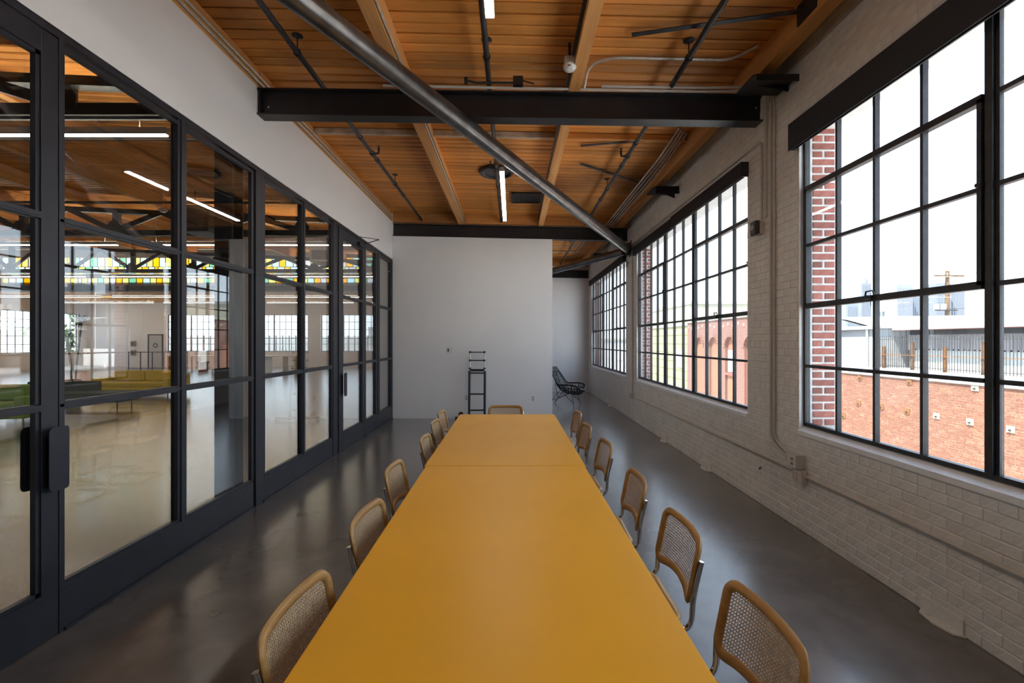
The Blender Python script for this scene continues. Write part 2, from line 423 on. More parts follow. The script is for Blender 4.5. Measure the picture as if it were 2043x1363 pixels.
# ------------------------------------------------------------------ brick wall with three windows
WIN = [(4.11 - 4.45, 4.11), (9.455 - 4.45, 9.455), (14.80 - 4.45, 14.80)]
Z0, Z1 = 0.90, 3.58
core = MB()
X0c = XR + 0.0045
core.box(X0c, 2.90, -2.3, 15.5, 0, Z0-0.015)
core.box(X0c, 2.90, -2.3, 15.5, Z1, 4.75)
ys = [-2.3] + [v for a in WIN for v in a] + [15.5]
for i in range(0, len(ys), 2): core.box(X0c, 2.90, ys[i], ys[i+1], Z0-0.015, Z1)
wall_r = struct('wall_right', core, 'mortar_white', 'painted white brick wall with three large steel windows', 'wall')
BH, BL, JT = 0.0640, 0.200, 0.006
brick_cache = {}
def brick_mb(L, h, d, ch=0.0045):
    """front face towards -X, centred in Y and Z"""
    a, b = L/2, h/2; cy_ = min(ch, .0015)
    return MB().add([(d,-a,-b),(d,a,-b),(d,a,b),(d,-a,b),(ch,-a,-b),(ch,a,-b),(ch,a,b),(ch,-a,b),
                     (0,-a+cy_,-b+ch),(0,a-cy_,-b+ch),(0,a-cy_,b-ch),(0,-a+cy_,b-ch)],
                    [(8,9,10,11),(4,5,9,8),(5,6,10,9),(6,7,11,10),(7,4,8,11),(0,1,5,4),(1,2,6,5),(2,3,7,6),(3,0,4,7)])
def brick_mesh(L, h, d, mat):
    k = (round(L, 3), h, d, mat)
    if k not in brick_cache:
        me = brick_mb(k[0], h, d).mesh('brick'); me.materials.append(M[mat]); brick_cache[k] = me
    return brick_cache[k]
def brick_field(y0, y1, z0, z1, holes, header_every=6, seed=1, joint=JT):
    rnd = random.Random(seed); res = []; r = 0; z = z0 + joint/2
    while z + BH <= z1 + 0.001:
        hd = (r % header_every == header_every-1)
        L = 0.094 if hd else BL
        y = y0 - (L/2 if r % 2 else 0) - rnd.random()*0.01
        zc = z + BH/2
        spans = [(y0, y1)]
        for (a, b, c, d) in holes:
            if zc + BH/2 > c and zc - BH/2 < d:
                ns = []
                for s0, s1 in spans:
                    if b <= s0 or a >= s1: ns.append((s0, s1)); continue
                    if a > s0: ns.append((s0, a))
                    if b < s1: ns.append((b, s1))
                spans = ns
        while y < y1:
            for s0, s1 in spans:
                a = max(y, s0); b = min(y+L, s1)
                if b - a > 0.03: res.append(((a+b)/2, zc, round(b-a, 2) if b-a < L-0.002 else L))
            y += L + min(joint, .003) if joint < .01 else L + joint
        z += BH + joint; r += 1
    return res
holes = [(a, b, Z0-0.02, Z1+0.0) for a, b in WIN]
bricks = brick_field(1.7, 15.36, 0.0, 4.36, holes)
def vis(y, z):
    xx = 1021.5 + XR*F/max(y, .1); yy = 681.5 - (z-H)*F/max(y, .1)
    return -30 < xx < 2075 and -30 < yy < 1393
order = sorted(bricks, key=lambda b: (0 if vis(b[0], b[1]) else 1, (b[0]*b[0] + (b[1]-H)**2)))
rb = random.Random(3)
for (y, z, L) in order[:300]:
    o = obj('brick', brick_mesh(L, BH, 0.02, 'brick_white'), None, wall_r, loc=(XR + rb.uniform(-0.0015, 0.002), y, z))
    o.rotation_euler = (0, rb.uniform(-0.006, 0.006), rb.uniform(-0.004, 0.004))
rest = MB()
for (y, z, L) in order[300:]:
    dx = XR + rb.uniform(-0.0015, 0.002)
    q = brick_mb(L, BH, 0.02); rest.add([(a+dx, b+y, c+z) for a, b, c in q.v], q.f)
obj('brickwork', rest, 'brick_white', wall_r, kind='stuff')

# sills, jambs and the red outer reveals
for wi, (a, b) in enumerate(WIN):
    obj('sill', MB().prism([(XR-0.012, Z0-0.05), (2.66, Z0-0.05), (2.66, 0.945), (XR-0.012, Z0-0.012)], 1, a, b), 'sill_white', wall_r)
    obj('jamb', MB().box(XR+0.002, 2.66, b-0.004, b+0.006, Z0, Z1), 'sill_white', wall_r)
    obj('jamb', MB().box(XR+0.002, 2.66, a-0.006, a+0.004, Z0, Z1), 'sill_white', wall_r)
    oj = obj('outer_jamb', MB().box(2.66, 2.895, b-0.006, b+0.02, Z0, Z1), 'mortar_light', wall_r)
    me_s = {}
    z = 0.93; r = 0
    while z < 3.55:
        parts = [(2.690, 2.884)] if r % 2 else [(2.690, 2.776), (2.798, 2.884)]
        for (p0, p1) in parts:
            k = round(p1-p0, 3)
            if k not in me_s:
                me_ = brick_mb(k, 0.053, 0.016).mesh('brick'); me_.materials.append(M['red_brick']); me_s[k] = me_
            # brick front faces -Y: turn the -X face to -Y
            o = obj('brick', me_s[k], None, oj, loc=((p0+p1)/2, b-0.012+rb.uniform(-.002, .002), z+0.028), rot=(0, 0, PI/2))
        z += 0.0705; r += 1
    # outside stone sill
    obj('outer_sill', MB().prism([(2.66, 0.80), (2.98, 0.80), (2.98, 0.87), (2.66, 0.93)], 1, a-0.02, b+0.02), 'cream_wall', wall_r)

# ------------------------------------------------------------------ steel windows
GX = 2.63
ROWZ = [0.945, 1.462, 1.994, 2.531, 3.03, 3.56]
PW = (4.45 - 0.06 - 0.16) / 11
def ycols(b):
    """pane edges from the far jamb b towards the camera; returns groups of edges and mullion spans"""
    y = b - 0.03; groups = []; mull = []
    for gi, k in enumerate((4, 3, 4)):
        groups.append([y - PW*i for i in range(k+1)]); y -= PW*k
        if gi < 2: mull.append((y-0.08, y)); y -= 0.08
    return groups, mull
pane_mesh = {}
def pane(parent, x, y0, y1, z0, z1, mat='pane', t=0.005, name='pane'):
    k = (round(y1-y0, 3), round(z1-z0, 3), mat, t)
    if k not in pane_mesh:
        me = MB().box(-t/2, t/2, -k[0]/2, k[0]/2, -k[1]/2, k[1]/2).mesh('pane'); me.materials.append(M[mat]); pane_mesh[k] = me
    L = Vector(parent.location)
    return obj(name, pane_mesh[k], None, parent, loc=Vector((x, (y0+y1)/2, (z0+z1)/2)) - L)
def steel_window(n, a, b, label):
    wn = struct('window_%d' % n, label=label, cat='window', loc=(GX, (a+b)/2, Z0))
    fr = MB()
    fr.box(GX-.022, GX+.022, a, b, 0.93, 0.958); fr.box(GX-.022, GX+.022, a, b, 3.555, 3.585)
    fr.box(GX-.022, GX+.022, b-.03, b, .93, 3.585); fr.box(GX-.022, GX+.022, a, a+.03, .93, 3.585)
    sub(wn, 'frame', fr, 'window_steel')
    groups, mull = ycols(b)
    for (m0, m1) in mull:
        q = MB().box(GX-.03, GX+.03, m0+.022, m1-.022, .945, 3.57)
        q.box(GX-.012, GX+.012, m0, m1, .945, 3.57)
        sub(wn, 'mullion', q, 'window_steel')
    for gi, g in enumerate(groups):
        y1, y0 = g[0], g[-1]
        for e in g[1:-1]: sub(wn, 'muntin', MB().box(GX-.018, GX+.018, e-.011, e+.011, .95, 3.56), 'window_steel')
        for ri, z in enumerate(ROWZ[1:-1]):
            hh = .013
            sub(wn, 'transom', MB().box(GX-.0175, GX+.0175, y0, y1, z-hh, z+hh), 'window_steel')
        if gi != 1:        # the opening sash in the outer bays
            q = MB()
            for z in (ROWZ[2], ROWZ[4]): q.box(GX-.03, GX+.02, y0, y1, z-.022, z+.022)
            q.box(GX-.03, GX+.02, y0, y0+.026, ROWZ[2], ROWZ[4]); q.box(GX-.03, GX+.02, y1-.026, y1, ROWZ[2], ROWZ[4])
            sub(wn, 'sash', q, 'window_steel')
            ym = g[2] + 0.02
            la = MB().box(GX-.06, GX-.028, ym-.02, ym+.02, ROWZ[2]-.008, ROWZ[2]+.02)
            la.sweep([(GX-.05, ym+.02, ROWZ[2]+.015), (GX-.075, ym-.02, ROWZ[2]+.045), (GX-.06, ym-.06, ROWZ[2]+.05), (GX-.045, ym-.055, ROWZ[2]+.02)], .006, n=6)
            la.cyl((GX-.06, ym-.045, ROWZ[2]+.03), (GX-.06, ym-.045, ROWZ[2]-.06), .002, n=5)
            sub(wn, 'latch', la, 'black_steel')
            sub(wn, 'pivot', MB().cyl((GX-.035, y0+.02, 2.55), (GX-.035, y0-.015, 2.55), .014, n=8), 'window_steel')
        for i in range(len(g)-1):
            for r in range(5):
                pane(wn, GX, g[i+1]+.004, g[i]-.004, ROWZ[r]+.004, ROWZ[r+1]-.004)
    return wn
steel_window(1, *WIN[0], 'steel grid window nearest the outlet boxes, looking onto a brick parapet')
steel_window(2, *WIN[1], 'steel grid window between brick piers, looking onto an arched brick facade')
steel_window(3, *WIN[2], 'steel grid window beside the black woven lounge chair')
# roller shades
def shade(a, b, z0, z1, label):
    t = thing('roller_shade', label, 'roller shade', (XR-.04, (a+b)/2, z0))
    q = MB().box(XR-.085, XR-.078, a, b, z0, z1).box(XR-.078, XR-.003, a, b, z1-.008, z1)
    sub(t, 'fascia', q, 'shade_fabric')
    sub(t, 'tube', MB().cyl((XR-.042, a+.01, (z0+z1)/2+.02), (XR-.042, b-.01, (z0+z1)/2+.02), .030, n=14), 'shade_fabric', smooth=True)
    sub(t, 'hem_bar', MB().box(XR-.05, XR-.04, a+.02, b-.02, z0+.004, z0+.024), 'black_plastic')
    for e in (a+.004, b-.004): sub(t, 'end_cap', MB().box(XR-.078, XR-.003, e-.004, e+.004, z0+.01, z1-.009), 'black_plastic')
shade(WIN[0][0], 4.13, 3.39, 3.63, 'deep black roller shade rolled up over the window beside the outlet boxes')
y2 = (7.2)
shade(WIN[1][0]-.03, y2-.01, 3.46, 3.63, 'black roller shade over the arched-facade window, half by the alarm strobe')
shade(y2+.01, WIN[1][1]+.03, 3.44, 3.61, 'black roller shade over the arched-facade window, half by the brace pipes')
shade(WIN[2][0]-.03, WIN[2][1]+.03, 3.46, 3.63, 'black roller shade rolled up over the window by the woven chair')

# ------------------------------------------------------------------ ceiling
DZ = 4.44
ceil = struct('ceiling', label='orange-stained timber board ceiling on purlins', cat='ceiling', loc=(0, 0, DZ), rot=(0, SL, 0))
PITCH = 0.135
def plank_mesh(L, wd, mat, t=0.045, ch=0.012):
    a = L/2; b = wd/2
    me = MB().prism([(-b+ch, 0), (b-ch, 0), (b, ch), (b, t), (-b, t), (-b, ch)], 0, -a, a).mesh('plank')
    me.materials.append(M[mat]); return me
pm = plank_mesh(5.6, PITCH-.020, 'deck_wood')
y = -2.2 + PITCH/2
while y < 15.5:
    obj('plank', pm, None, ceil, loc=(0.04, y, rb.uniform(-.002, .003))); y += PITCH
PUR = [(-2.735, -2.612), (-1.165, -1.04), (0.575, 0.69), (2.30, 2.42)]
for (a, b) in PUR:
    for (s0, s1) in ((-2.2, 4.745), (4.755, 10.08), (10.09, 15.4)):
        obj('purlin', MB().box(a, b, s0, s1, -.225, 0.0), 'purlin_wood', ceil, bevel=.004)
for Yb in (10.07, 15.30):
    for i in range(3):
        obj('blocking', MB().box(PUR[i][1]+.003, PUR[i+1][0]-.003, Yb-.045, Yb+.045, -.20, -.001), 'blocking_wood', ceil, bevel=.004)
    obj('blocking', MB().box(PUR[3][1]+.003, 2.57, Yb-.045, Yb+.045, -.20, -.001), 'blocking_wood', ceil)
for i, mt in ((0, 'cream_paint'), (1, 'cream_paint'), (2, 'blocking_wood')):
    obj('ledger_board', MB().box(PUR[i][1]+.003, PUR[i+1][0]-.003, 6.03, 6.075, -.07, -.001), mt, ceil)
struct('roof_deck', MB().box(-2.9, 3.0, -2.4, 15.6, 4.56, 4.75), 'hall_grey', 'flat roof over the room', 'roof')

# steel I-beams carrying the purlins
def ibeam(x0, x1, Yl, Yr, zl, label, hgt=.27, wd=.15):
    L = x1 - x0; ang = math.atan2(Yr-Yl, L)
    o = thing('steel_beam', label, 'beam', (x0, Yl, zl+zs(x0)), rot=(0, SL, ang))
    obj('bottom_flange', MB().box(0, L, -wd/2, wd/2, 0, .014), 'black_steel', o)
    obj('top_flange', MB().box(0, L, -wd/2, wd/2, hgt-.014, hgt), 'black_steel', o)
    obj('web', MB().box(0, L, -.012, .012, .014, hgt-.014), 'black_steel', o)
    return o
b1 = ibeam(XL, 2.52, 4.75, 4.67, 4.0, 'long black steel beam crossing the room under the purlins, conduits on top')
q = MB()
for yy in (-.05, ): q.box(.02, .03, -.07, -.012, .014, .256)
obj('stiffener', q, 'black_steel', b1)
for sx, sz in ((.09, .10), (5.08, .16)): obj('bolt', MB().cyl((sx, -.012, sz), (sx, -.022, sz), .008, n=8), 'galvanised', b1)
ibeam(XL, 2.53, 10.08, 10.08, 3.99, 'black steel beam resting on the white partition wall')
ibeam(XL, 2.53, 15.28, 15.28, 3.90, 'black steel beam above the white wall behind the woven chair', hgt=.25)
# ------------------------------------------------------------------ glazed partition on the left
GXL = -2.650
FX0, FX1 = -2.668, XL
part = thing('glazed_partition', 'black steel glazed partition screen with three rows of panes', 'partition', (-2.64, 6.3, 0))
RZ = [0.27, 1.31, 2.38, 3.40]
DO1 = (1.46, 2.632); DO2 = (6.985, 8.09)
SEG = [(2.667, 4.62), (4.80, 6.66), (8.17, 10.0)]
GL = [[(2.672, 3.585), (3.675, 4.60)], [(4.845, 5.70), (5.79, 6.64)], [(8.20, 8.80), (9.06, 9.90)]]
head = MB().box(FX0, FX1, -2.2, 10.0, 3.425, 3.475); sub(part, 'head_rail', head, 'frame_black')
for (a, b) in ((2.636, 2.667), (4.66, 4.805), (6.68, 6.80), (6.90, 6.98), (8.095, 8.17), (9.93, 10.005), (1.36, 1.455)):
    sub(part, 'post', MB().box(FX0-.004, FX1+.002, a, b, 0, 3.43), 'frame_black', bevel=.002)
sub(part, 'post', MB().box(FX0, FX1-.012, 6.80, 6.90, 0, 3.43), 'frame_black')
for (a, b), cols in zip(SEG, GL):
    sub(part, 'bottom_rail', MB().box(FX0, FX1, a, b, 0.0, .262), 'frame_black', bevel=.002)
    sub(part, 'kick_strip', MB().box(FX1-.01, FX1+.012, a, b, 0.0, .02), 'frame_black')
    mb = MB().box(FX0, FX1-.008, cols[0][1], cols[1][0], .262, 3.43)
    mb.box(FX1-.012, FX1+.004, (cols[0][1]+cols[1][0])/2-.02, (cols[0][1]+cols[1][0])/2+.02, .262, 3.43)
    sub(part, 'mullion', mb, 'frame_black')
    for (c0, c1) in cols:
        for r in range(3):
            pane(part, GXL, c0, c1, RZ[r], RZ[r+1], 'partition_glass', .008)
            # glazing stops round the pane
            s = MB(); x0, x1 = GXL+.006, FX1-.006; z0, z1 = RZ[r], RZ[r+1]; wd = .024
            s.box(x0, x1, c0-.03, c0+.004, z0, z1); s.box(x0, x1, c1-.004, c1+.03, z0, z1)
            if r > 0: s.box(x0, x1, c0, c1, z0-.004, z0+wd)
            else: s.box(x0, x1, c0, c1, z0-.01, z0+.018)
            s.box(x0, x1, c0, c1, z1-wd, z1+.004)
            sub(part, 'glazing_stop', s, 'frame_black')
        for z in RZ[1:3]: sub(part, 'transom', MB().box(FX0, FX1+.002, c0-.03, c1+.03, z-.008, z+.008), 'frame_black')
def glazed_door(n, a, b, label, pull_at):
    d = struct('door_%d' % n, label=label, cat='door', loc=(-2.64, a, 0))
    st = .095
    sub(d, 'stile', MB().box(FX0, FX1, a, a+st, .008, 3.415), 'frame_black', bevel=.002)
    sub(d, 'stile', MB().box(FX0, FX1, b-st, b, .008, 3.415), 'frame_black', bevel=.002)
    sub(d, 'bottom_rail', MB().box(FX0, FX1, a+st, b-st, .008, .268), 'frame_black')
    sub(d, 'top_rail', MB().box(FX0, FX1, a+st, b-st, 3.285, 3.415), 'frame_black')
    zz = [.268, 1.31, 2.38, 3.285]
    for z in zz[1:3]:
        sub(d, 'transom', MB().box(FX0+.006, FX1+.001, a+st, b-st, z-.018, z+.018).box(FX0, FX1+.004, a+st, b-st, z-.007, z+.007), 'frame_black')
    for r in range(3):
        pane(d, GXL, a+st-.004, b-st+.004, zz[r], zz[r+1], 'partition_glass', .008)
        s = MB(); x0, x1 = GXL+.006, FX1-.010
        s.box(x0, x1, a+st, a+st+.022, zz[r], zz[r+1]); s.box(x0, x1, b-st-.022, b-st, zz[r], zz[r+1])
        s.box(x0, x1, a+st, b-st, zz[r], zz[r]+.022); s.box(x0, x1, a+st, b-st, zz[r+1]-.022, zz[r+1])
        sub(d, 'glazing_stop', s, 'frame_black')
    # pull plates, one on each face
    def pull(sgn):
        yc = pull_at; z0, z1, w_ = .84, 1.20, .115
        poly = []
        for (cy, cz, a0) in ((yc+w_/2-.02, z1-.02, 0), (yc-w_/2+.03, z1-.03, PI/2), (yc-w_/2+.03, z0+.03, PI), (yc+w_/2-.02, z0+.02, 1.5*PI)):
            rr_ = .03 if cy < yc else .02
            for k in range(5): poly.append((cy+rr_*math.cos(a0+k*PI/8), cz+rr_*math.sin(a0+k*PI/8)))
        xf_ = FX1 if sgn > 0 else FX0
        x0_, x1_ = (xf_+.045, xf_+.050) if sgn > 0 else (xf_-.050, xf_-.045)
        hd = sub(d, 'pull_handle', MB().prism(poly, 0, x0_, x1_), 'frame_black', bevel=.0015)
        xa, xb = sorted((xf_, xf_+sgn*.048))
        obj('bracket', MB().box(xa, xb, yc+w_/2-.008, yc+w_/2, z0+.02, z1-.02).xf(Matrix.Translation(-Vector(d.location))), 'frame_black', hd)
    pull(1); pull(-1)
    return d
glazed_door(1, *DO1, 'black steel glass door with pull plates, at the camera end of the partition', 2.59)
d2 = glazed_door(2, *DO2, 'black steel glass door with an overhead closer, near the white end wall', 7.05)
# overhead closer arm on the second door
cl = MB().box(FX1, FX1+.05, 7.72, 8.0, 3.30, 3.36)
cl.bar((FX1+.04, 7.95, 3.37), (FX1+.36, 7.75, 3.40), .018, .008); cl.bar((FX1+.36, 7.75, 3.40), (FX1+.02, 7.80, 3.46), .018, .008)
sub(d2, 'door_closer', cl, 'black_steel')

# ------------------------------------------------------------------ tables
def table(x, y0, y1, w_, rotz, label):
    yc = (y0+y1)/2; L = y1-y0
    t = thing('long_table', label, 'table', (x, yc, 0), rotz, 'yellow tables pushed end to end')
    obj('tabletop', MB().box(-w_/2, w_/2, -L/2, L/2, .722, .75), 'yellow_top', t, bevel=.003)
    for s in (-1, 1):
        yy = s*(L/2-.42)
        obj('pedestal', MB().box(-.06, .06, yy-.04, yy+.04, .05, .68), 'yellow_edge', t, bevel=.004)
        obj('foot', MB().box(-.22, .22, yy-.05, yy+.05, 0, .05), 'yellow_edge', t, bevel=.006)
        obj('bearer', MB().box(-.45, .45, yy-.035, yy+.035, .68, .722), 'yellow_edge', t)
    obj('apron', MB().box(-.03, .03, -L/2+.3, L/2-.3, .62, .68), 'yellow_edge', t)
    return t
table(-.040, 1.00, 3.425, 1.185, -(-.0088), 'yellow table at the end away from the partition wall')
table(-.057, 3.437, 5.86, 1.205, -(-.004), 'yellow table at the end by the telescopic ladder')

# ------------------------------------------------------------------ cane chairs
def make_chair(label):
    t = thing('cane_chair', label, 'chair', group='cane chairs around the yellow tables')
    HW, HB = .232, .285                       # half width and height of the backrest
    def S(u, v):                              # backrest surface
        return Vector((u, -.262 + .036*(u/HW)**2 - .20*(v-.10), .530 + v*.985))
    def Nn(u, v):
        a = S(u+.002, v)-S(u-.002, v); b = S(u, v+.002)-S(u, v-.002); return a.cross(b).normalized()*-1
    def rr_path(hw, v0, v1, r, n=6, dip=0.0):
        p = []
        for (cx, cv, a0) in ((hw-r, v1-r, 0), (-hw+r, v1-r, PI/2), (-hw+r, v0+r, PI), (hw-r, v0+r, 1.5*PI)):
            for k in range(n+1):
                a = a0 + k*PI/2/n; p.append((cx+r*math.cos(a), cv+r*math.sin(a)))
        o = []
        for i in range(len(p)):
            q = p[(i+1) % len(p)]; o.append(p[i])
            d = math.hypot(q[0]-p[i][0], q[1]-p[i][1])
            m_ = int(d/.04)
            for k in range(1, m_): o.append((p[i][0]+(q[0]-p[i][0])*k/m_, p[i][1]+(q[1]-p[i][1])*k/m_))
        return o
    pth = [(u, v + .030*max(0, 1-(u/.19)**2)*max(0, 1-v/.14)) for u, v in rr_path(HW-.016, .014, HB-.014, .045)]
    bk = obj('backrest', MB().sweep([S(u, v) for u, v in pth], .0195, .0120, n=10, closed=True, normals=[Nn(u, v) for u, v in pth]), 'chair_wood', t, smooth=True)
    def weave(S_, N_, hu, v0, v1, pitch=.0128, name='cane_panel', parent=bk):
        mb = MB(); nu = int(2*hu/pitch); nv = int((v1-v0)/pitch)
        def line(u0, va, u1, vb, wd, off, k):
            pts = []; side = []
            for i in range(k+1):
                u = u0+(u1-u0)*i/k; v = va+(vb-va)*i/k
                nn = N_(u, v); pts.append(S_(u, v)+nn*off)
                tt = (S_(u+(u1-u0)*.01, v+(vb-va)*.01)-S_(u, v)).normalized(); side.append(tt.cross(nn).normalized())
            mb.ribbon(pts, side, wd)
        for i in range(nu+1): line(-hu+i*pitch, v0, -hu+i*pitch, v1, .0037, .0009, 2)
        for j in range(nv+1): line(-hu, v0+j*pitch, hu, v0+j*pitch, .0037, -.0009, 10)
        W_ = 2*hu; Hh = v1-v0
        for sgn in (1, -1):
            c = -Hh
            while c < W_:
                ua = max(0, c); va_ = max(0, -c)
                ln = min(W_-ua, Hh-va_)
                if ln > .01:
                    p0 = (ua, va_); p1 = (ua+ln, va_+ln)
                    f_ = (lambda q: (q[0]-hu, v0+q[1])) if sgn > 0 else (lambda q: (hu-q[0], v0+q[1]))
                    a_, b_ = f_(p0), f_(p1); line(a_[0], a_[1], b_[0], b_[1], .0022, 0.0, max(2, int(ln/.03)))
                c += pitch
        return obj(name, mb, 'cane', parent)
    weave(S, Nn, HW-.03, .026, HB-.026)
    # seat
    def T(u, v): return Vector((u*(1-.12*max(0, -v-.0)), v, .462 - .006*math.cos(u*6)))
    def TN(u, v): return Vector((0, 0, 1))
    pth = rr_path(.215, -.185, .215, .07)
    st = obj('seat', MB().sweep([T(u, v) for u, v in pth], .022, .013, n=10, closed=True, normals=[(0,0,1)]*len(pth)), 'chair_wood', t, smooth=True)
    weave(T, TN, .195, -.165, .195, .016, parent=st)
    # one continuous chromed cantilever tube
    side = lambda s: [(s*.236, -.262, .728), (s*.236, -.226, .575), (s*.232, -.222, .435), (s*.226, -.10, .435), (s*.226, .245, .435), (s*.226, .262, .0125), (s*.226, -.255, .0125)]
    L_ = fillet(side(-1), .06, 6); R_ = fillet(side(1), .06, 6)
    pts = fillet([Vector(p) for p in side(-1)[:-1]] + [Vector(side(-1)[-1]), Vector(side(1)[-1])] + [Vector(p) for p in reversed(side(1)[:-1])], .055, 6)
    fr = obj('tube_frame', MB().sweep(pts, .0118, n=10), 'chrome', t, smooth=True)
    for s in (-1, 1):
        obj('tube_cap', MB().cyl((s*.236, -.262, .726), (s*.236, -.2632, .732), .0123, n=10), 'chrome', fr, smooth=True)
    return t
wlabel = ['at the camera end of the window side', 'second from the camera end', 'third from the camera end']
chair0 = make_chair('x')
def seat(first, X, Y, rot, label):
    c = chair0 if first else copy_tree(chair0)
    c.location = (X, Y, 0); c.rotation_euler = (0, 0, rot); c['label'] = label
    return c
ordn = ['sixth', 'fifth', 'fourth', 'third', 'second', 'first']
RC = [(.80, 1.47, .02), (.81, 2.21, .0), (.80, 2.98, -.03), (.80, 3.95, .02), (.765, 4.75, .03), (.80, 5.63, .02)]
LC = [(-.72, 1.54, -.04), (-.735, 2.34, -.05), (-.815, 3.20, .0), (-.778, 4.17, .02), (-.825, 4.99, -.02), (-.862, 5.66, -.02)]
for i, (x, y, r) in enumerate(RC):
    seat(i == 0, x-.258, y, PI/2+r, 'cane-backed cantilever chair on the window side of the tables, %s counted from the ladder end' % ordn[i])
for i, (x, y, r) in enumerate(LC):
    seat(False, x+.258, y, -PI/2+r, 'cane-backed cantilever chair on the glass partition side, %s counted from the ladder end' % ordn[i])
seat(False, -.085, 6.205-.262, PI, 'cane-backed cantilever chair at the head of the table by the ladder')
# ------------------------------------------------------------------ services under the ceiling
def deck(x): return DZ - SL*x                       # underside of the boards
# diagonal brace pipes meeting at the pier between the windows
def brace(p0, p1, r, label):
    p0 = Vector(p0); p1 = Vector(p1); t = thing('brace_pipe', label, 'pipe', tuple(p1))
    sub(t, 'pipe', MB().cyl(p0, p1, r, n=28), 'brace_steel', smooth=True)
    d = (p1-p0).normalized()
    sub(t, 'end_cap', MB().cyl(p1-d*.012, p1+d*.012, r*.98, r*.8, n=28), 'black_steel', smooth=True)
    return t
A = Vector((-.397, 4.75, 3.845)); B = Vector((2.49, 9.92, 3.675)); dv = (B-A)/(B-A).length
br1 = brace(A - dv*4.0, B, .0875, 'thick dark steel brace pipe running diagonally under the steel beam')
gus = MB().box(2.47, 2.57, 9.93, 9.945, 3.55, 3.82)
gus.box(2.555, 2.568, 9.84, 10.04, 3.52, 3.86); gus.cyl((2.50, 9.95, 3.42), (2.50, 9.95, 3.30), .012, n=8); gus.cyl((2.50, 9.95, 3.40), (2.50, 9.95, 3.36), .024, n=8)
gus.bar((2.35, 9.95, 3.97), (2.50, 9.95, 3.62), .02, .02)
sub(br1, 'gusset_plate', gus, 'brace_steel')
brace(px(985, 572, 15.0), (2.46, 10.10, 3.66), .085, 'dark steel brace pipe slanting up to the brick pier behind the white partition')

# sprinkler pipes
def sprinkler(x, z, label, hangers, heads, y0=-2.0, y1=9.98, r=.026):
    t = thing('sprinkler_pipe', label, 'pipe', (x, y0, z))
    sub(t, 'pipe', MB().cyl((x, y0, z), (x, y1, z), r, n=14), 'pipe_black', smooth=True)
    for yy in (3.3, 5.35, 5.95, 6.7, 8.3, 9.8):
        sub(t, 'coupling', MB().cyl((x, yy-.035, z), (x, yy+.035, z), r*1.28, n=14), 'pipe_black', smooth=True)
    for yy in hangers:
        q = MB().cyl((x, yy, z+r), (x, yy, deck(x)-.002), .006, n=8)
        q.lathe([(.012, -.02), (.02, -.012), (.05, -.004), (.05, 0)], (x, yy, deck(x)-.001), n=14)
        q.cyl((x, yy-.014, z), (x, yy+.014, z), r*1.35, n=14)
        sub(t, 'hanger', q, 'black_steel', smooth=True)
    for (yy, sx) in heads:
        q = MB().sweep(fillet([(x, yy, z), (x+sx*.09, yy, z), (x+sx*.09, yy, z+.05)], .02, 3), .014, n=8)
        q.cyl((x+sx*.09, yy, z+.05), (x+sx*.09, yy, z+.075), .018, n=8); q.cyl((x+sx*.09, yy, z+.075), (x+sx*.09, yy, z+.10), .005, n=6)
        q.cyl((x+sx*.09, yy, z+.10), (x+sx*.09, yy, z+.104), .024, n=10)
        q.cyl((x, yy-.03, z), (x, yy+.03, z), r*1.4, n=12)
        sub(t, 'sprinkler_head', q, 'pipe_black', smooth=True)
sprinkler(-1.965, 4.325, 'black sprinkler pipe along the ceiling on the glass partition side', (4.2, 7.7), ((6.45, 1),))
sprinkler(-.232, 4.285, 'black sprinkler pipe beside the strip lights', (4.2, 7.7), ((6.9, -1),))
sprinkler(1.60, 4.245, 'black sprinkler pipe along the ceiling on the brick wall side', (4.15, 7.7, 12.5), ((6.35, -1),), y1=15.2)

# linear lights
def strip(x, y0, y1, z, label, mat='led_warm', w_=.062, top=None, group=None):
    t = thing('strip_light', label, 'light', (x, (y0+y1)/2, z), group=group)
    sub(t, 'housing', MB().box(x-w_/2, x+w_/2, y0, y1, z+.014, z+.07), 'white_plastic')
    sub(t, 'diffuser', MB().box(x-w_/2+.002, x+w_/2-.002, y0+.002, y1-.002, z, z+.0139), mat)
    for yy in (y0+.25, y1-.25): sub(t, 'suspension_wire', MB().cyl((x, yy, z+.07), (x, yy, (top or deck(x))-.001), .0025, n=6), 'galvanised')
strip(-.155, .75, 3.22, 3.95, 'linear strip light over the table end away from the ladder')
strip(-.135, 6.15, 8.65, 3.95, 'linear strip light pointing at the white partition wall')

# round speaker and air grille on the boards
t = thing('ceiling_speaker', 'round black ceiling speaker beside the strip light', 'speaker', (-.25, 7.42, deck(-.25)))
obj('rim', MB().lathe([(.27, -.001), (.285, -.02), (.27, -.05), (.23, -.055), (.20, -.035), (.20, -.001)], n=36), 'black_plastic', t, smooth=True)
obj('cone', MB().lathe([(.198, -.002), (.195, -.03), (.10, -.012), (.06, -.03), (.03, -.04), (.005, -.042)], n=36), 'pipe_black', t, smooth=True)
g0 = px(1022, 383, 8.45); gx0, gx1 = .0, .54
t = thing('air_grille', 'black rectangular air grille with fine slats on the ceiling', 'grille', (.27, 8.75, deck(.27)))
q = MB()
for a in ((-.28, .28, -.30, -.27), (-.28, .28, .27, .30), (-.28, -.25, -.27, .27), (.25, .28, -.27, .27)): q.box(a[0], a[1], a[2], a[3], -.03, -.001)
obj('frame', q, 'black_plastic', t)
sm = MB().box(-.004, .004, -.27, .27, -.026, -.004).mesh('slat'); sm.materials.append(M['pipe_black'])
for i in range(21): obj('slat', sm, None, t, loc=(-.24+i*.024, 0, 0), rot=(0, .35, 0))
obj('back_plate', MB().box(-.25, .25, -.27, .27, -.006, -.002), 'black_plastic', t)

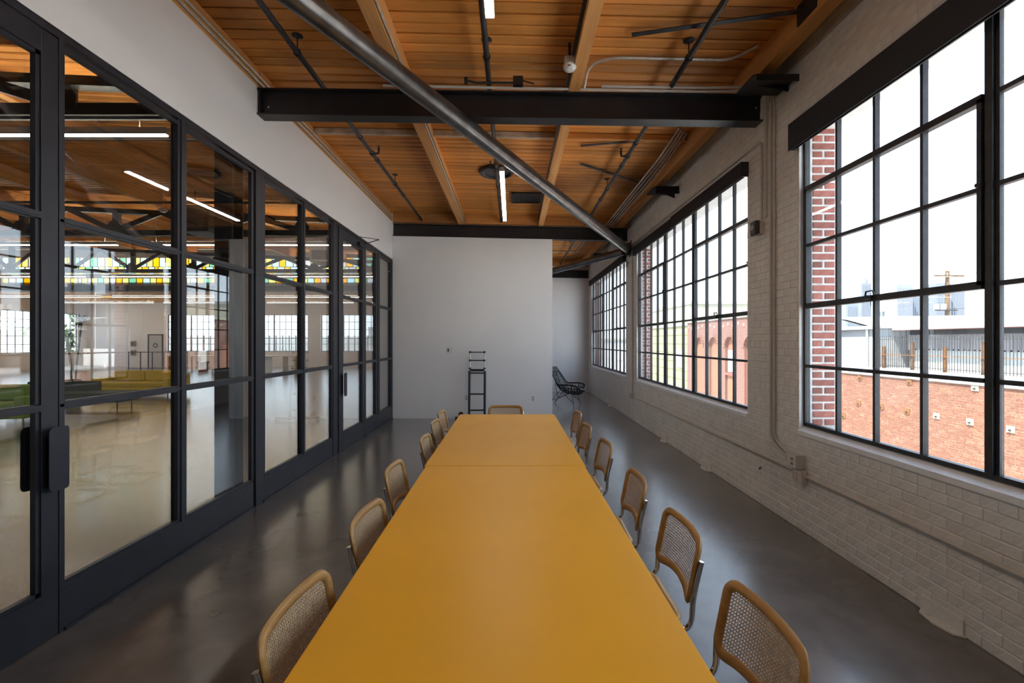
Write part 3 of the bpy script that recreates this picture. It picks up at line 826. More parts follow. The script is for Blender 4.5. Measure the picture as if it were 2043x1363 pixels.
# smoke detector with its box beside the purlin
xd = .53; yd = 4.22
t = thing('smoke_detector', 'white round smoke detector on a box beside the purlin', 'smoke detector', (xd, yd, deck(xd)-.23))
obj('base', MB().lathe([(.055, .03), (.062, .02), (.062, 0), (.05, -.018), (.03, -.026), (.002, -.028)], n=24), 'white_plastic', t, smooth=True)
obj('sensor_window', MB().box(-.02, .005, -.058, -.05, -.012, .006), 'dark_opening', t)
obj('box', MB().box(-.05, .044, -.05, .05, .03, .085), 'galvanised', t, bevel=.003)
obj('stem', MB().cyl((0, 0, .085), (0, 0, .228), .012, n=8), 'black_plastic', t)
# cables by the purlins
def run(name, label, cat, pts, r, mat, rad=.08, n=8, group=None):
    P = fillet(pts, rad, 6); o = thing(name, label, cat, tuple(P[0]), group=group)
    sub(o, 'tube', MB().sweep(P, r, n=n), mat, smooth=True)
    return o
xb = .562
run('cable', 'black cable bundle fixed to the purlin above the smoke detector', 'cable', [(xb, -2, deck(xb)-.10), (xb, 4.60, deck(xb)-.10), (xb, 9.9, deck(xb)-.10)], .012, 'black_plastic', 0)
run('cable', 'second black cable below the bundle on the same purlin', 'cable', [(xb+.002, -2, deck(xb)-.15), (xb+.002, 9.9, deck(xb)-.15)], .008, 'black_plastic', 0)
xa = -1.028
run('conduit', 'thin galvanised conduit along the purlin crossed by the brace pipe', 'conduit', [(xa, -2, deck(xa)-.205), (xa, 9.95, deck(xa)-.205)], .012, 'galvanised', 0)
run('cable', 'dark cable beside the conduit on the crossed purlin', 'cable', [(xa, 5.0, deck(xa)-.17), (xa, 9.95, deck(xa)-.17)], .010, 'black_plastic', 0)
for k, zz in enumerate((.065, .125)):
    run('conduit', ('lower', 'upper')[k] + ' galvanised conduit on the purlin above the white wall band', 'conduit', [(-2.598, -2, deck(-2.6)-zz-.03), (-2.598, 9.95, deck(-2.6)-zz-.03)], .013, 'galvanised', 0)
# conduits on top of the steel beam, turning down the brick wall
def ztop(x): return 4.27 + zs(x)
for k, (dz, xe, lab) in enumerate(((.018, 2.50, 'inner conduit along the beam top and down the brick pier'),
                                   (.050, 2.535, 'outer conduit along the beam top and down the brick pier'))):
    yb_ = 4.62 - k*.012
    p = [(-1.3 + k*2.2, yb_, ztop(-1.3+k*2.2)+dz), (1.9, yb_-.01, ztop(1.9)+dz), (xe, 4.57-k*.02, ztop(xe)+dz+.0)]
    zb = (2.93, .70)[k]
    ye = (4.62, 4.47)[k]
    p += [(2.555, ye, ztop(xe)-.12), (2.555, ye, zb)]
    if k: p = p[:-1] + [(2.555, 4.47, .735), (2.555, 4.12, .605)]
    run('conduit', 'pale ' + lab, 'conduit', p, .013, 'painted_conduit', .09)
run('conduit', 'pale conduit down the brick pier ending behind the upper outlet box', 'conduit', [(2.555, 4.53, 4.05), (2.555, 4.53, .70), (2.555, 4.15, .575)], .013, 'painted_conduit', .10)
run('conduit', 'pale conduit running under the ceiling line and down to the alarm strobe', 'conduit', [(2.555, 9.7, 3.74), (2.555, 4.70, 3.74), (2.555, 4.70, 2.93)], .012, 'painted_conduit', .09)
# galvanised loop across the right bay
run('conduit', 'galvanised conduit looping across the boards beside the smoke detector', 'conduit', [(.72, 4.58, ztop(.7)+.01), (.74, 4.45, deck(.8)-.06), (.95, 4.37, deck(.9)-.035), (2.08, 4.37, deck(2.0)-.035), (2.24, 4.15, deck(2.2)-.03)], .014, 'galvanised', .10)
for k in range(4):
    xo = 2.02 + k*.055
    run('conduit', ('first', 'second', 'third', 'fourth')[k] + ' of four galvanised conduits by the brick-side purlin, counted from the room side', 'conduit',
        [(2.10+k*.05, 5.75+k*.05, deck(2.2)-.03), (2.06+k*.052, 6.4+k*.1, deck(2.1)-.15), (xo, 7.3+k*.1, deck(2.1)-.20), (xo, 9.94, deck(2.1)-.21)], .013, 'galvanised', .2)
# black junction box and its feed on the beam
t = thing('junction_box', 'small black junction box above the steel beam', 'junction box', (.06, 4.545, ztop(0)+.0))
obj('box', MB().box(-.05, .05, -.03, .03, .0, .085), 'black_plastic', t, bevel=.004)
obj('feed_tube', MB().sweep(fillet([(-.05, 0, .03), (-.42, 0, .03), (-.50, 0, .05)], .03, 3), .012, n=8), 'pipe_black', t)
obj('cable', MB().sweep(fillet([(.05, 0, .05), (.10, -.01, .03), (.16, -.01, .015)], .03, 3), .007, n=6), 'black_plastic', t)
obj('knockout', MB().cyl((-.53, 0, .05), (-.50, 0, .05), .035, n=12), 'black_plastic', t)
# flat steel straps
def strap(p0, p1, label):
    o = thing('steel_strap', label, 'strap', tuple(p1)); sub(o, 'bar', MB().bar(p0, p1, .05, .008), 'pipe_black')
    return o
zst = 4.30
s1 = strap((1.05, 4.02, deck(1.05)-.05), (2.30, 3.62, deck(2.3)-.10), 'flat dark steel strap from the brick-side purlin across the boards')
sub(s1, 'end_plate', MB().box(2.285, 2.30, 3.45, 3.68, deck(2.3)-.19, deck(2.3)-.03), 'black_steel')
strap((.95, 6.35, deck(.95)-.03), (1.95, 6.10, deck(1.95)-.03), 'short flat strap beyond the steel beam')
strap((1.05, 7.0, deck(1.0)-.03), (2.25, 7.75, deck(2.2)-.06), 'flat strap slanting past the ceiling conduits')
# bearing brackets on the brick wall
def bracket(y0, y1, x0, z, label, web):
    o = thing('steel_bracket', label, 'bracket', (XR, (y0+y1)/2, z))
    sub(o, 'plate', MB().prism([(XR, y0), (XR, y1), (x0+.02, y1), (x0, y1-.03), (x0, y0+.03), (x0+.03, y0)], 2, z, z+.014), 'black_steel')
    sub(o, 'front_flange', MB().box(x0+.03, XR, y0, y0+.012, z-web*.9, z), 'black_steel')
    sub(o, 'web', MB().prism([(XR, z), (x0+.12, z), (XR, z-web)], 1, (y0+y1)/2-.008, (y0+y1)/2+.008), 'black_steel')
bracket(4.10, 4.44, 2.16, 4.06, 'wide black steel bracket under the purlin where the beam meets the brick wall', .05)
bracket(7.05, 7.45, 2.18, 4.055, 'small black steel bracket above the arched-facade window', .11)
bracket(12.4, 12.8, 2.18, 4.055, 'black steel bracket above the window by the woven chair', .11)

# ------------------------------------------------------------------ fittings on the brick wall
t = thing('alarm_strobe', 'black alarm strobe with a round lens on the brick pier', 'alarm', (XR, 4.72, 2.78))
obj('back_box', MB().box(-.05, -.002, -.055, .065, 0, .13), 'painted_conduit', t, bevel=.004)
obj('body', MB().prism([(-.055, -.065), (-.095, -.045), (-.095, .05), (-.055, .075)], 2, -.004, .135).xf(Matrix.Identity(4)), 'black_plastic', t, bevel=.006)
obj('lens', MB().cyl((-.094, 0, .07), (-.101, 0, .07), .028, n=18), 'lens_grey', t, smooth=True)
run('conduit', 'long pale conduit at outlet height, from the outlet boxes towards the camera', 'conduit', [(2.555, 4.02, .505), (2.555, 1.0, .505)], .014, 'painted_conduit', 0)
run('conduit', 'long pale conduit at outlet height, from the outlet boxes to the pier box', 'conduit', [(2.555, 9.62, .52), (2.555, 4.16, .52)], .014, 'painted_conduit', 0)
run('conduit', 'pale conduit dropping down the pier below the brace pipes', 'conduit', [(2.55, 9.72, 3.5), (2.55, 9.72, .56)], .016, 'painted_conduit', 0)
t = thing('pier_box', 'small square conduit box low on the pier below the brace pipes', 'junction box', (XR, 9.72, .48))
obj('box', MB().box(-.06, -.002, -.06, .06, 0, .11), 'painted_conduit', t, bevel=.004)
obj('cover', MB().box(-.066, -.06, -.055, .055, .005, .105), 'painted_conduit', t)
t = thing('outlet_box', 'upper pale outlet box with two sockets, fed by the pier conduits', 'outlet', (XR, 4.09, .555))
obj('box', MB().box(-.075, -.002, -.07, .075, 0, .125), 'painted_conduit', t, bevel=.006)
obj('cover', MB().box(-.081, -.075, -.062, .067, .008, .117), 'white_plastic', t, bevel=.002)
for zz in (.04, .082):
    obj('socket', MB().box(-.084, -.0805, -.03, .005, zz-.012, zz+.012), 'lens_grey', t)
    obj('socket_slot', MB().box(-.0845, -.083, -.016, -.008, zz-.006, zz+.006), 'dark_opening', t)
t = thing('outlet_box', 'lower pale outlet box just under the upper one', 'outlet', (XR, 4.06, .435))
obj('box', MB().box(-.05, -.002, -.075, .055, 0, .115), 'painted_conduit', t, bevel=.005)
obj('cover', MB().box(-.056, -.05, -.068, .048, .006, .108), 'white_plastic', t, bevel=.002)
obj('flap', MB().box(-.068, -.056, -.03, .04, .02, .095), 'painted_conduit', t, bevel=.003)
for k, (pts, lab) in enumerate((([(2.56, 4.17, .60), (2.53, 4.24, .64), (2.535, 4.24, .56), (2.55, 4.18, .52)], 'pale cable loop beside the outlet boxes'),
        ([(2.555, 4.40, .535), (2.545, 4.55, .60), (2.548, 4.60, .68), (2.56, 4.58, .70)], 'thin white cable end curling up above the wall conduit'),
        ([(2.555, 4.35, .50), (2.535, 4.55, .47), (2.53, 4.66, .40)], 'thin white cable with a dark plug hanging below the wall conduit'))):
    o = run('data_cable', lab, 'cable', pts, .004, 'white_plastic', .05, 6)
    if k == 2: sub(o, 'plug', MB().bar((2.53, 4.66, .405), (2.53, 4.69, .375), .014, .012), 'sign_blue')
for k, (y, lab) in enumerate(((2.72, 'white painted floor plate bolted at the foot of the brick wall, under the near window'),
                              (6.02, 'white painted floor plate at the brick wall foot, under the arched-facade window'),
                              (7.7, 'small white floor plate at the wall foot below the strobe-side shade joint'),
                              (11.9, 'small white floor plate at the wall foot near the woven chair'))):
    t = thing('floor_plate', lab, 'plate', (XR, y, 0))
    obj('foot', MB().prism([(-.002, -.13), (-.002, .16), (-.05, .12), (-.075, .0), (-.05, -.10)], 2, 0, .012), 'brick_white', t, bevel=.002)
    obj('upright', MB().box(-.014, -.001, -.12, .15, .012, .10), 'brick_white', t, bevel=.002)
    for yy in (-.05, .08): obj('bolt', MB().cyl((-.03, yy, .012), (-.03, yy, .024), .012, n=8), 'brick_white', t)

# ------------------------------------------------------------------ end wall fittings and ladder
def wall_plate(name, x, z, label, w_, h_, kind):
    t = thing(name, label, 'outlet' if kind == 'o' else 'switch', (x, 10.01, z))
    obj('plate', MB().box(-w_/2, w_/2, -.007, -.001, -h_/2, h_/2), 'white_plastic', t, bevel=.002)
    if kind == 'o':
        for zz in (-.025, .025): obj('socket', MB().cyl((0, -.009, zz), (0, -.0065, zz), .017, n=14), 'lens_grey', t)
    else:
        obj('rocker', MB().box(-w_/2+.025, -w_/2+.05, -.012, -.0065, -.04, .03), 'dark_opening', t)
        obj('button', MB().box(.01, .03, -.010, -.0065, -.02, .02), 'white_plastic', t)
wall_plate('wall_switch', -1.365, 1.495, 'white switch plate on the partition wall above the ladder side', .125, .13, 's')
wall_plate('wall_outlet', -.99, .45, 'white outlet plate behind the ladder rail', .07, .115, 'o')
wall_plate('wall_outlet', .46, .435, 'white outlet plate on the bare stretch of the partition wall', .07, .115, 'o')

lx, ly = -.745, 9.72
t = thing('telescopic_ladder', 'black telescopic ladder standing against the white partition wall', 'ladder', (lx, ly, 0))
lean = .14/1.47
def LP(x, z): return (x, lean*z, z)
for s in (-1, 1):
    obj('lower_rail', MB().cyl(LP(s*.165, .02), LP(s*.165, 1.05), .026, n=14), 'black_plastic', t, smooth=True)
    obj('upper_rail', MB().cyl(LP(s*.155, 1.03), LP(s*.155, 1.475), .014, n=12), 'galvanised', t, smooth=True)
    for z in (1.10, 1.275, 1.45): obj('collar', MB().cyl(LP(s*.155, z-.02), LP(s*.155, z+.02), .025, n=12), 'black_plastic', t, smooth=True)
for z, hh in ((.22, .03), (.56, .03), (1.005, .028), (1.065, .05), (1.275, .022), (1.45, .022)):
    p0 = LP(-.15, z); p1 = LP(.15, z)
    obj('rung', MB().bar(p0, p1, .035, hh), 'black_plastic', t, bevel=.004)
obj('stabiliser_bar', MB().bar((-.42, 0, .06), (.42, 0, .06), .05, .035), 'black_plastic', t, bevel=.004)
for s in (-1, 1): obj('rubber_foot', MB().box(s*.43-.03, s*.43+.03, -.04, .04, 0, .085), 'black_plastic', t, bevel=.01)
obj('lock_knob', MB().cyl((-.34, -.03, .14), (-.34, .03, .14), .05, n=14), 'black_plastic', t, smooth=True)

# ------------------------------------------------------------------ woven lounge chair in the alcove (faces the brick wall)
t = thing('woven_lounge_chair', 'black woven lounge chair on thin steel legs in the alcove', 'lounge chair', (1.37, 12.1, 0), -.42)
prof = [(-.30, 1.0), (-.285, .92), (-.235, .73), (-.16, .54), (-.04, .40), (.12, .325), (.30, .30), (.43, .31), (.50, .36), (.52, .42)]
def shell(sv, k):
    """sv in -1..1 across, k along the profile: side walls curl up into arms"""
    x, z = prof[k]; a = abs(sv)
    wdt = (.22, .30, .35, .37, .37, .37, .37, .36, .34, .30)[k]
    lift = (.0, .0, .02, .06, .16, .24, .27, .24, .15, .05)[k] * (a**3)
    fwd = (.0, .02, .08, .10, .04, 0, 0, 0, -.01, -.02)[k] * (a**2)
    return Vector((x+fwd, sv*wdt, z+lift))
sh = obj('rim', MB().sweep([shell(-1, k) for k in range(10)] + [shell(s/4, 9) for s in range(-3, 4)] + [shell(1, k) for k in range(9, -1, -1)] + [shell(s/4, 0) for s in range(3, -4, -1)], .020, n=8, closed=True), 'black_plastic', t, smooth=True)
for s in range(-6, 7):
    obj('cane_strand', MB().sweep([shell(s/7, k) for k in range(10)], .008 if s % 3 else .014, n=6), 'black_plastic', t, smooth=True)
for k in range(0, 9):
    for f_ in (0, .5):
        pts = [shell(s/6, k)*(1-f_) + shell(s/6, k+1)*f_ for s in range(-6, 7)]
        obj('cross_strand', MB().sweep(pts, .007 if f_ else .012, n=6), 'black_plastic', t, smooth=True)
for s in (-1, 1):
    lg = MB()
    for p0, p1 in (((-.36, s*.30, 0), (-.05, s*.22, .40)), ((-.36, s*.30, 0), (-.30, s*.28, .10)), ((.36, s*.30, 0), (.30, s*.26, .30)),
                   ((-.25, s*.27, .14), (.18, s*.22, .33)), ((.34, s*.29, .11), (.02, s*.22, .36)), ((-.25, s*.27, .14), (-.33, s*.24, .55))):
        lg.cyl(p0, p1, .0075, n=6)
    obj('leg_frame', lg, 'black_steel', t)
for xx, rr_, lab in ((1.83, .012, 'thin'), (1.95, .02, 'thicker')):
    run('conduit', lab + ' pale conduit under the alcove ceiling behind the partition', 'conduit', [(xx, 10.2, deck(xx)-rr_-.004), (xx, 12.0+rr_*90, deck(xx)-rr_-.004), (xx-1.1, 12.02+rr_*90, deck(xx-1.1)-rr_-.004)], rr_, 'painted_conduit', .06)
# ------------------------------------------------------------------ the hall behind the glass
HS = 0.045
def hz_(x): return 4.60 + HS*(-2.75 - x)
SWY = [-1.6 + 5.345*k for k in range(6)]  # unseen side windows, added to bring daylight into the hall
hsw = MB().box(-28.2, -28, -2.3, 30.6, 0, 1.02).box(-28.2, -28, -2.3, 30.6, 3.45, 6.4)
yy_ = [-2.3] + [v for a in SWY for v in (a, a+4.45)] + [30.6]
for i in range(0, len(yy_), 2): hsw.box(-28.2, -28, yy_[i], yy_[i+1], 1.02, 3.45)
struct('wall_hall_side', hsw, 'white_wall', 'white side wall of the open hall with a row of added steel windows', 'wall')
struct('wall_hall_rear', MB().box(-28.2, -2.73, -2.35, -2.3, 4.7, 6.4), 'white_wall', 'upper rear wall of the open hall', 'wall')
struct('wall_hall_right', MB().box(-2.73, -2.6, 15.5, 30.6, 0, 6.4), 'white_wall', 'white wall of the hall beyond the passage', 'wall')
struct('wall_hall_corner', MB().box(-3.05, -2.74, 10.35, 10.75, 0, 4.5), 'white_wall', 'short white wall return behind the last partition pane', 'wall')
hceil = struct('ceiling_hall', label='orange timber board ceiling of the open hall', cat='ceiling', loc=(-2.75, 0, 4.60), rot=(0, math.atan(HS), 0))
pmh = plank_mesh(25.6, PITCH-.020, 'deck_wood')
y = -2.2 + PITCH/2
while y < 16.0:
    obj('plank', pmh, None, hceil, loc=(-12.75, y, rb.uniform(-.002, .003))); y += PITCH
for i in range(15):
    xx = -1.35 - 1.73*i
    obj('purlin', MB().box(xx-.065, xx+.065, -2.2, 15.95, -.25, -.001), 'purlin_wood', hceil)
obj('roof_slab', MB().box(-25.6, -.1, -2.4, 16.1, .055, .2), 'hall_grey', hceil)
# raised monitor with coloured glazing, and the lower bay beyond
struct('ceiling_monitor', MB().box(-28.2, -2.6, 15.98, 21.2, 6.15, 6.3), 'deck_wood', 'raised timber ceiling before the coloured glazing', 'ceiling')
struct('wall_monitor', MB().box(-28.2, -2.6, 16.0, 16.1, 4.9, 6.2), 'hall_grey', 'upstand wall of the raised ceiling', 'wall')
struct('ceiling_low', MB().box(-28.2, -2.6, 21.1, 30.6, 4.26, 4.4), 'purlin_wood', 'low timber ceiling over the far bay of the hall', 'ceiling')
CX0, CX1 = -23.4, -6.15
mw = MB().box(-28.2, CX0, 21.0, 21.1, 3.95, 6.2).box(CX1, -2.6, 21.0, 21.1, 3.95, 6.2).box(CX0, CX1, 21.0, 21.1, 5.52, 6.2).box(CX0, CX1, 21.0, 21.1, 4.58, 4.79).box(CX0, CX1, 21.0, 21.1, 3.95, 4.27)
struct('wall_clerestory', mw, 'hall_grey', 'grey wall band holding the coloured glazing', 'wall')
cw = struct('window_4', label='long band of coloured glass panes high in the hall', cat='window', loc=((CX0+CX1)/2, 21.05, 4.27))
rows = [(4.27, 4.58), (4.79, 5.10), (5.10, 5.52)]
rc = random.Random(21); names = ['amber', 'lemon', 'sage', 'ice', 'pearl', 'lemon', 'lemon', 'pearl', 'amber', 'ice']
cpm = {}
for (za, zb) in rows:
    x = CX0; prev = None
    while x < CX1 - .05:
        w_ = min(rc.choice((.28, .30, .30, .34, .17)), CX1-x)
        c = rc.choice(names)
        while c == prev: c = rc.choice(names)
        prev = c
        k = (round(w_, 2), round(zb-za, 2), c)
        if k not in cpm:
            me = MB().box(-w_/2+.008, w_/2-.008, -.003, .003, -(zb-za)/2+.008, (zb-za)/2-.008).mesh('pane'); me.materials.append(M['glass_'+c]); cpm[k] = me
        obj('pane', cpm[k], None, cw, loc=(x+w_/2-cw.location.x, 0, (za+zb)/2-cw.location.z))
        obj('glazing_bar', MB().box(-.011, .011, -.015, .015, -(zb-za)/2, (zb-za)/2), 'window_steel', cw, loc=(x-cw.location.x, 0, (za+zb)/2-cw.location.z))
        x += w_
sub(cw, 'rail', MB().box(CX0, CX1, 21.03, 21.07, 5.09, 5.11), 'window_steel')
# far wall with three windows
FWY = 30.2
FW = [(-22.75, -18.9), (-17.25, -13.45), (-12.6, -8.95)]
fm = MB().box(-28.2, -2.6, FWY, FWY+.3, 0, 1.02).box(-28.2, -2.6, FWY, FWY+.3, 3.45, 4.3)
xs_ = [-28.2] + [v for a in FW for v in a] + [-2.6]
for i in range(0, len(xs_), 2): fm.box(xs_[i], xs_[i+1], FWY, FWY+.3, 1.02, 3.45)
struct('wall_hall_far', fm, 'white_wall', 'white far wall of the hall with steel windows', 'wall')
flab = ['steel grid window in the hall far wall beside the restroom door', 'steel grid window in the hall far wall above the white counter', 'steel grid window in the hall far wall nearest the passage wall']
for i, (a, b) in enumerate(FW):
    wn = struct('window_%d' % (5+i), label=flab[i], cat='window', loc=((a+b)/2, FWY+.15, 1.02))
    W2 = (b-a)/2; hh = 2.43
    obj('frame', MB().box(-W2, W2, -.02, .02, 0, .04).box(-W2, W2, -.02, .02, hh-.04, hh).box(-W2, -W2+.04, -.02, .02, 0, hh).box(W2-.04, W2, -.02, .02, 0, hh), 'window_steel', wn)
    nn_ = 10; cwid = (b-a)/nn_
    for j in range(1, nn_): obj('muntin', MB().box(-.012 if j != 4 else -.04, .012 if j != 4 else .04, -.018, .018, 0, hh), 'window_steel', wn, loc=(-W2+j*cwid, 0, 0))
    for r in range(1, 5): obj('transom', MB().box(-W2, W2, -.017, .017, -.014, .014), 'window_steel', wn, loc=(0, 0, r*hh/5))
    pmm = MB().box(-cwid/2+.006, cwid/2-.006, -.002, .002, -hh/10+.006, hh/10-.006).mesh('pane'); pmm.materials.append(M['pane'])
    for j in range(nn_):
        for r in range(5): obj('pane', pmm, None, wn, loc=(-W2+(j+.5)*cwid, 0, (r+.5)*hh/5))
for i, a in enumerate(SWY):  # added windows that serve to light the hall
    wn = struct('window_%d' % (8+i), label='added steel grid window in the hall side wall, %s from the rear wall' % ('first', 'second', 'third', 'fourth', 'fifth', 'sixth')[i], cat='window', loc=(-28.1, a+2.225, 1.02))
    obj('frame', MB().box(-.02, .02, -2.225, 2.225, 0, .04).box(-.02, .02, -2.225, 2.225, 2.39, 2.43).box(-.02, .02, -2.225, -2.185, 0, 2.43).box(-.02, .02, 2.185, 2.225, 0, 2.43), 'window_steel', wn)
    for j in range(1, 11): obj('muntin', MB().box(-.018, .018, -.012, .012, 0, 2.43), 'window_steel', wn, loc=(0, -2.225+j*4.45/11, 0))
    for r in range(1, 5): obj('transom', MB().box(-.017, .017, -2.225, 2.225, -.014, .014), 'window_steel', wn, loc=(0, 0, r*2.43/5))
    obj('glazing', MB().box(-.003, .003, -2.2, 2.2, .02, 2.41), 'pane', wn)
# restroom door with its round sign
d3 = struct('door_3', label='pale restroom door with a round triangle sign in the far hall wall', cat='door', loc=(-23.45, FWY, 0))
obj('leaf', MB().box(-.42, .42, -.04, -.005, .02, 2.08), 'door_grey', d3)
obj('door_frame', MB().box(-.50, -.43, -.06, -.002, 0, 2.16).box(.43, .50, -.06, -.002, 0, 2.16).box(-.43, .43, -.06, -.002, 2.09, 2.16), 'frame_black', d3)
obj('round_sign', MB().cyl((0, -.046, 1.42), (0, -.041, 1.42), .16, n=24), 'sign_blue', d3)
obj('triangle_mark', MB().prism([(-.10, 1.36), (.10, 1.36), (0, 1.54)], 1, -.050, -.0465), 'white_plastic', d3)
obj('door_handle', MB().bar((.30, -.08, 1.0), (.38, -.08, 1.0), .02, .02).cyl((.37, -.08, 1.0), (.37, -.04, 1.0), .01, n=8), 'chrome', d3)
for z, lab in ((1.35, 'upper dark panel on the far wall beside the restroom door'), (.75, 'lower dark panel on the far wall beside the restroom door')):
    t = thing('wall_panel', lab, 'panel', (-24.9, FWY, z))
    obj('box', MB().box(-.15, .15, -.1, -.002, 0, .38), 'hall_grey', t, bevel=.01)
    obj('grille', MB().box(-.11, .11, -.11, -.1, .05, .30), 'dark_opening', t)

# steel trusses
def truss(Y, label):
    t = thing('steel_truss', label, 'truss', (-15.4, Y, 4.0))
    o = Vector(t.location)
    def part_(name, p0, p1, w_, h_): obj(name, MB().bar(Vector(p0)-o, Vector(p1)-o, w_, h_), 'black_steel', t)
    zb = 4.06
    for dy in (-.05, .05): part_('bottom_chord', (-27.97, Y+dy, zb), (-2.78, Y+dy, zb), .03, .12)
    part_('top_chord', (-27.97, Y, hz_(-27.97)-.32), (-2.78, Y, hz_(-2.78)-.32), .12, .10)
    x = -4.6; k = 0
    while x > -25.8:
        zt = hz_(x)-.32
        part_('vertical', (x, Y, zb), (x, Y, zt), .12, .10)
        x2 = x-1.03
        part_('diagonal', (x, Y-.06, zb+.04), (x2, Y-.06, hz_(x2)-.32), .04, .11)
        part_('diagonal', (x-2.05, Y-.06, zb+.04), (x2, Y-.06, hz_(x2)-.32), .04, .11)
        obj('gusset', MB().prism([(-.16, -.02), (.16, -.02), (.16, .14), (.08, .26), (-.08, .26), (-.16, .14)], 1, -.085, -.07).xf(Matrix.Translation(Vector((x, Y, zb))-o)), 'black_steel', t)
        x -= 2.05; k += 1
    return t
truss(4.75, 'black steel truss in the hall in line with the long beam')
truss(10.1, 'black steel truss in the hall in line with the white end wall')
truss(15.5, 'black steel truss just before the raised hall ceiling')
t = thing('steel_beam', 'black beam in front of the coloured glazing', 'beam', (-15, 20.8, 3.98))
obj('web', MB().box(-12.9, 12.2, -.02, .02, .02, .24), 'black_steel', t)
obj('flange', MB().box(-12.9, 12.2, -.08, .08, 0, .02), 'black_steel', t)
# columns
def column(x, y, z1, label, mat, w_=.16):
    t = thing('steel_column', label, 'column', (x, y, 0))
    obj('web', MB().box(-.01, .01, -w_/2, w_/2, .02, z1), mat, t)
    for s in (-1, 1): obj('flange', MB().box(-w_/2, w_/2, s*w_/2-.008, s*w_/2+.008, .02, z1), mat, t)
    obj('base_plate', MB().box(-w_*.75, w_*.75, -w_*.75, w_*.75, 0, .02), mat, t)
column(-2.93, 4.75, 3.98, 'black steel column right behind the partition glass', 'black_steel', .18)
column(-13.2, 28.9, 4.25, 'slim grey steel column before the far hall windows', 'hall_grey', .2)
t = thing('boxed_column', 'white boxed column standing in the hall', 'column', (-5.95, 10.4, 0))
obj('shaft', MB().box(-.15, .15, -.15, .15, .1, 3.99), 'white_wall', t, bevel=.005)
obj('plinth', MB().box(-.16, .16, -.16, .16, 0, .1), 'white_wall', t)
# hall lights
def strip_x(y, x0, x1, z, label, group):
    t = thing('strip_light', label, 'light', ((x0+x1)/2, y, z), group=group)
    sub(t, 'housing', MB().box(x0, x1, y-.024, y+.024, z+.016, z+.09), 'hall_grey')
    sub(t, 'diffuser', MB().box(x0+.003, x1-.003, y-.021, y+.021, z, z+.0158), 'led_hall')
    sub(t, 'added_uplight', MB().box(x0+.003, x1-.003, y-.021, y+.021, z+.0902, z+.0908), 'led_hall_up_added')  # added glowing strip on top, brightens the hall boards
    for xx in (x0+.3, x1-.3): sub(t, 'suspension_wire', MB().cyl((xx, y, z+.097), (xx, y, hz_(xx)-.002 if y < 20 else 4.258), .004, n=5), 'galvanised')
hl = 'strip lights hung in rows across the hall'
rowsL = ((5.0, 'in line with the long beam'), (10.7, 'in line with the white end wall'), (15.9, 'before the raised ceiling'), (23.2, 'just beyond the coloured glazing'), (26.6, 'nearest the far windows'))
for yy, lab in rowsL:
    for k, (a, b) in enumerate(((-8.6, -3.76), (-14.2, -9.2), (-20.2, -14.8), (-26.2, -20.8))):
        strip_x(yy, a, b, 3.92, 'hall strip light %s, %s from the partition' % (lab, ('first', 'second', 'third', 'fourth')[k]), hl)
# hanging units
for (x, y, lab) in ((-5.95, 8.9, 'dark grey air unit hung in the hall near the partition glass'), (-5.0, 12.2, 'dark grey air unit hung in the hall near the boxed column')):
    t = thing('air_unit', lab, 'air unit', (x, y, 3.75))
    obj('casing', MB().box(-.25, .25, -.3, .3, 0, .5), 'hall_grey' if y > 10 else 'black_steel', t, bevel=.01)
    obj('outlet_louvre', MB().box(-.2, .2, -.31, -.3, .06, .3), 'dark_opening', t)
    for s in (-1, 1): obj('hanger_rod', MB().cyl((s*.2, 0, .5), (s*.2, 0, hz_(x)-3.755), .008, n=6), 'black_steel', t)
t = thing('smoke_detector', 'white smoke detector on the hall ceiling', 'smoke detector', (-7.3, 9.6, 4.42))
obj('base', MB().lathe([(.06, .05), (.08, .03), (.08, 0), (.05, -.03), (.002, -.035)], n=18), 'white_plastic', t, smooth=True)
obj('stem', MB().cyl((0, 0, .05), (0, 0, .36), .012, n=8), 'white_plastic', t)
# hall sprinkler pipe crossing under the purlins
run('hall_pipe', 'black pipe crossing the hall under the purlins', 'pipe', [(-27.5, 5.9, 4.32), (-2.8, 5.9, 4.28)], .026, 'pipe_black', 0)
run('hall_pipe', 'black pipe crossing the hall beyond the air unit', 'pipe', [(-27.5, 8.6, 4.32), (-2.8, 8.6, 4.28)], .026, 'pipe_black', 0)

# sofas
def sofa(x, y, rotz, wd, mat, label, dp=.95, hb=.78, arms=(1, 1), cushions=2):
    t = thing('sofa', label, 'sofa', (x, y, 0), rotz)
    obj('base', MB().box(-wd/2, wd/2, -dp/2, dp/2, .14, .30), mat, t, bevel=.03, seg=3)
    cw_ = (wd-.4)/cushions
    for i in range(cushions):
        xa = -wd/2+.2+i*cw_
        obj('seat_cushion', MB().box(xa+.005, xa+cw_-.005, -dp/2+.02, dp/2-.25, .30, .45), mat, t, bevel=.04, seg=3)
        obj('back_cushion', MB().box(xa+.01, xa+cw_-.01, dp/2-.42, dp/2-.22, .45, hb), mat, t, bevel=.06, seg=3)
    obj('backrest', MB().box(-wd/2, wd/2, dp/2-.22, dp/2, .28, .70), mat, t, bevel=.04, seg=3)
    for s, on in zip((-1, 1), arms):
        if on: obj('armrest', MB().box(min(s*wd/2, s*(wd/2-.2)), max(s*wd/2, s*(wd/2-.2)), -dp/2, dp/2-.2, .28, .58), mat, t, bevel=.04, seg=3)
        for yy in (-1, 1): obj('leg', MB().cyl((s*(wd/2-.1), yy*(dp/2-.1), 0), (s*(wd/2-.1), yy*(dp/2-.1), .15), .015, n=8), 'black_steel', t)
    return t
sofa(-11.45, 14.2, 0, 2.35, 'chartreuse', 'mustard yellow sofa with loose cushions in the hall')
sofa(-10.9, 9.35, .2, 2.3, 'green_fabric', 'green sofa in the hall, beyond the camera-end glass door')
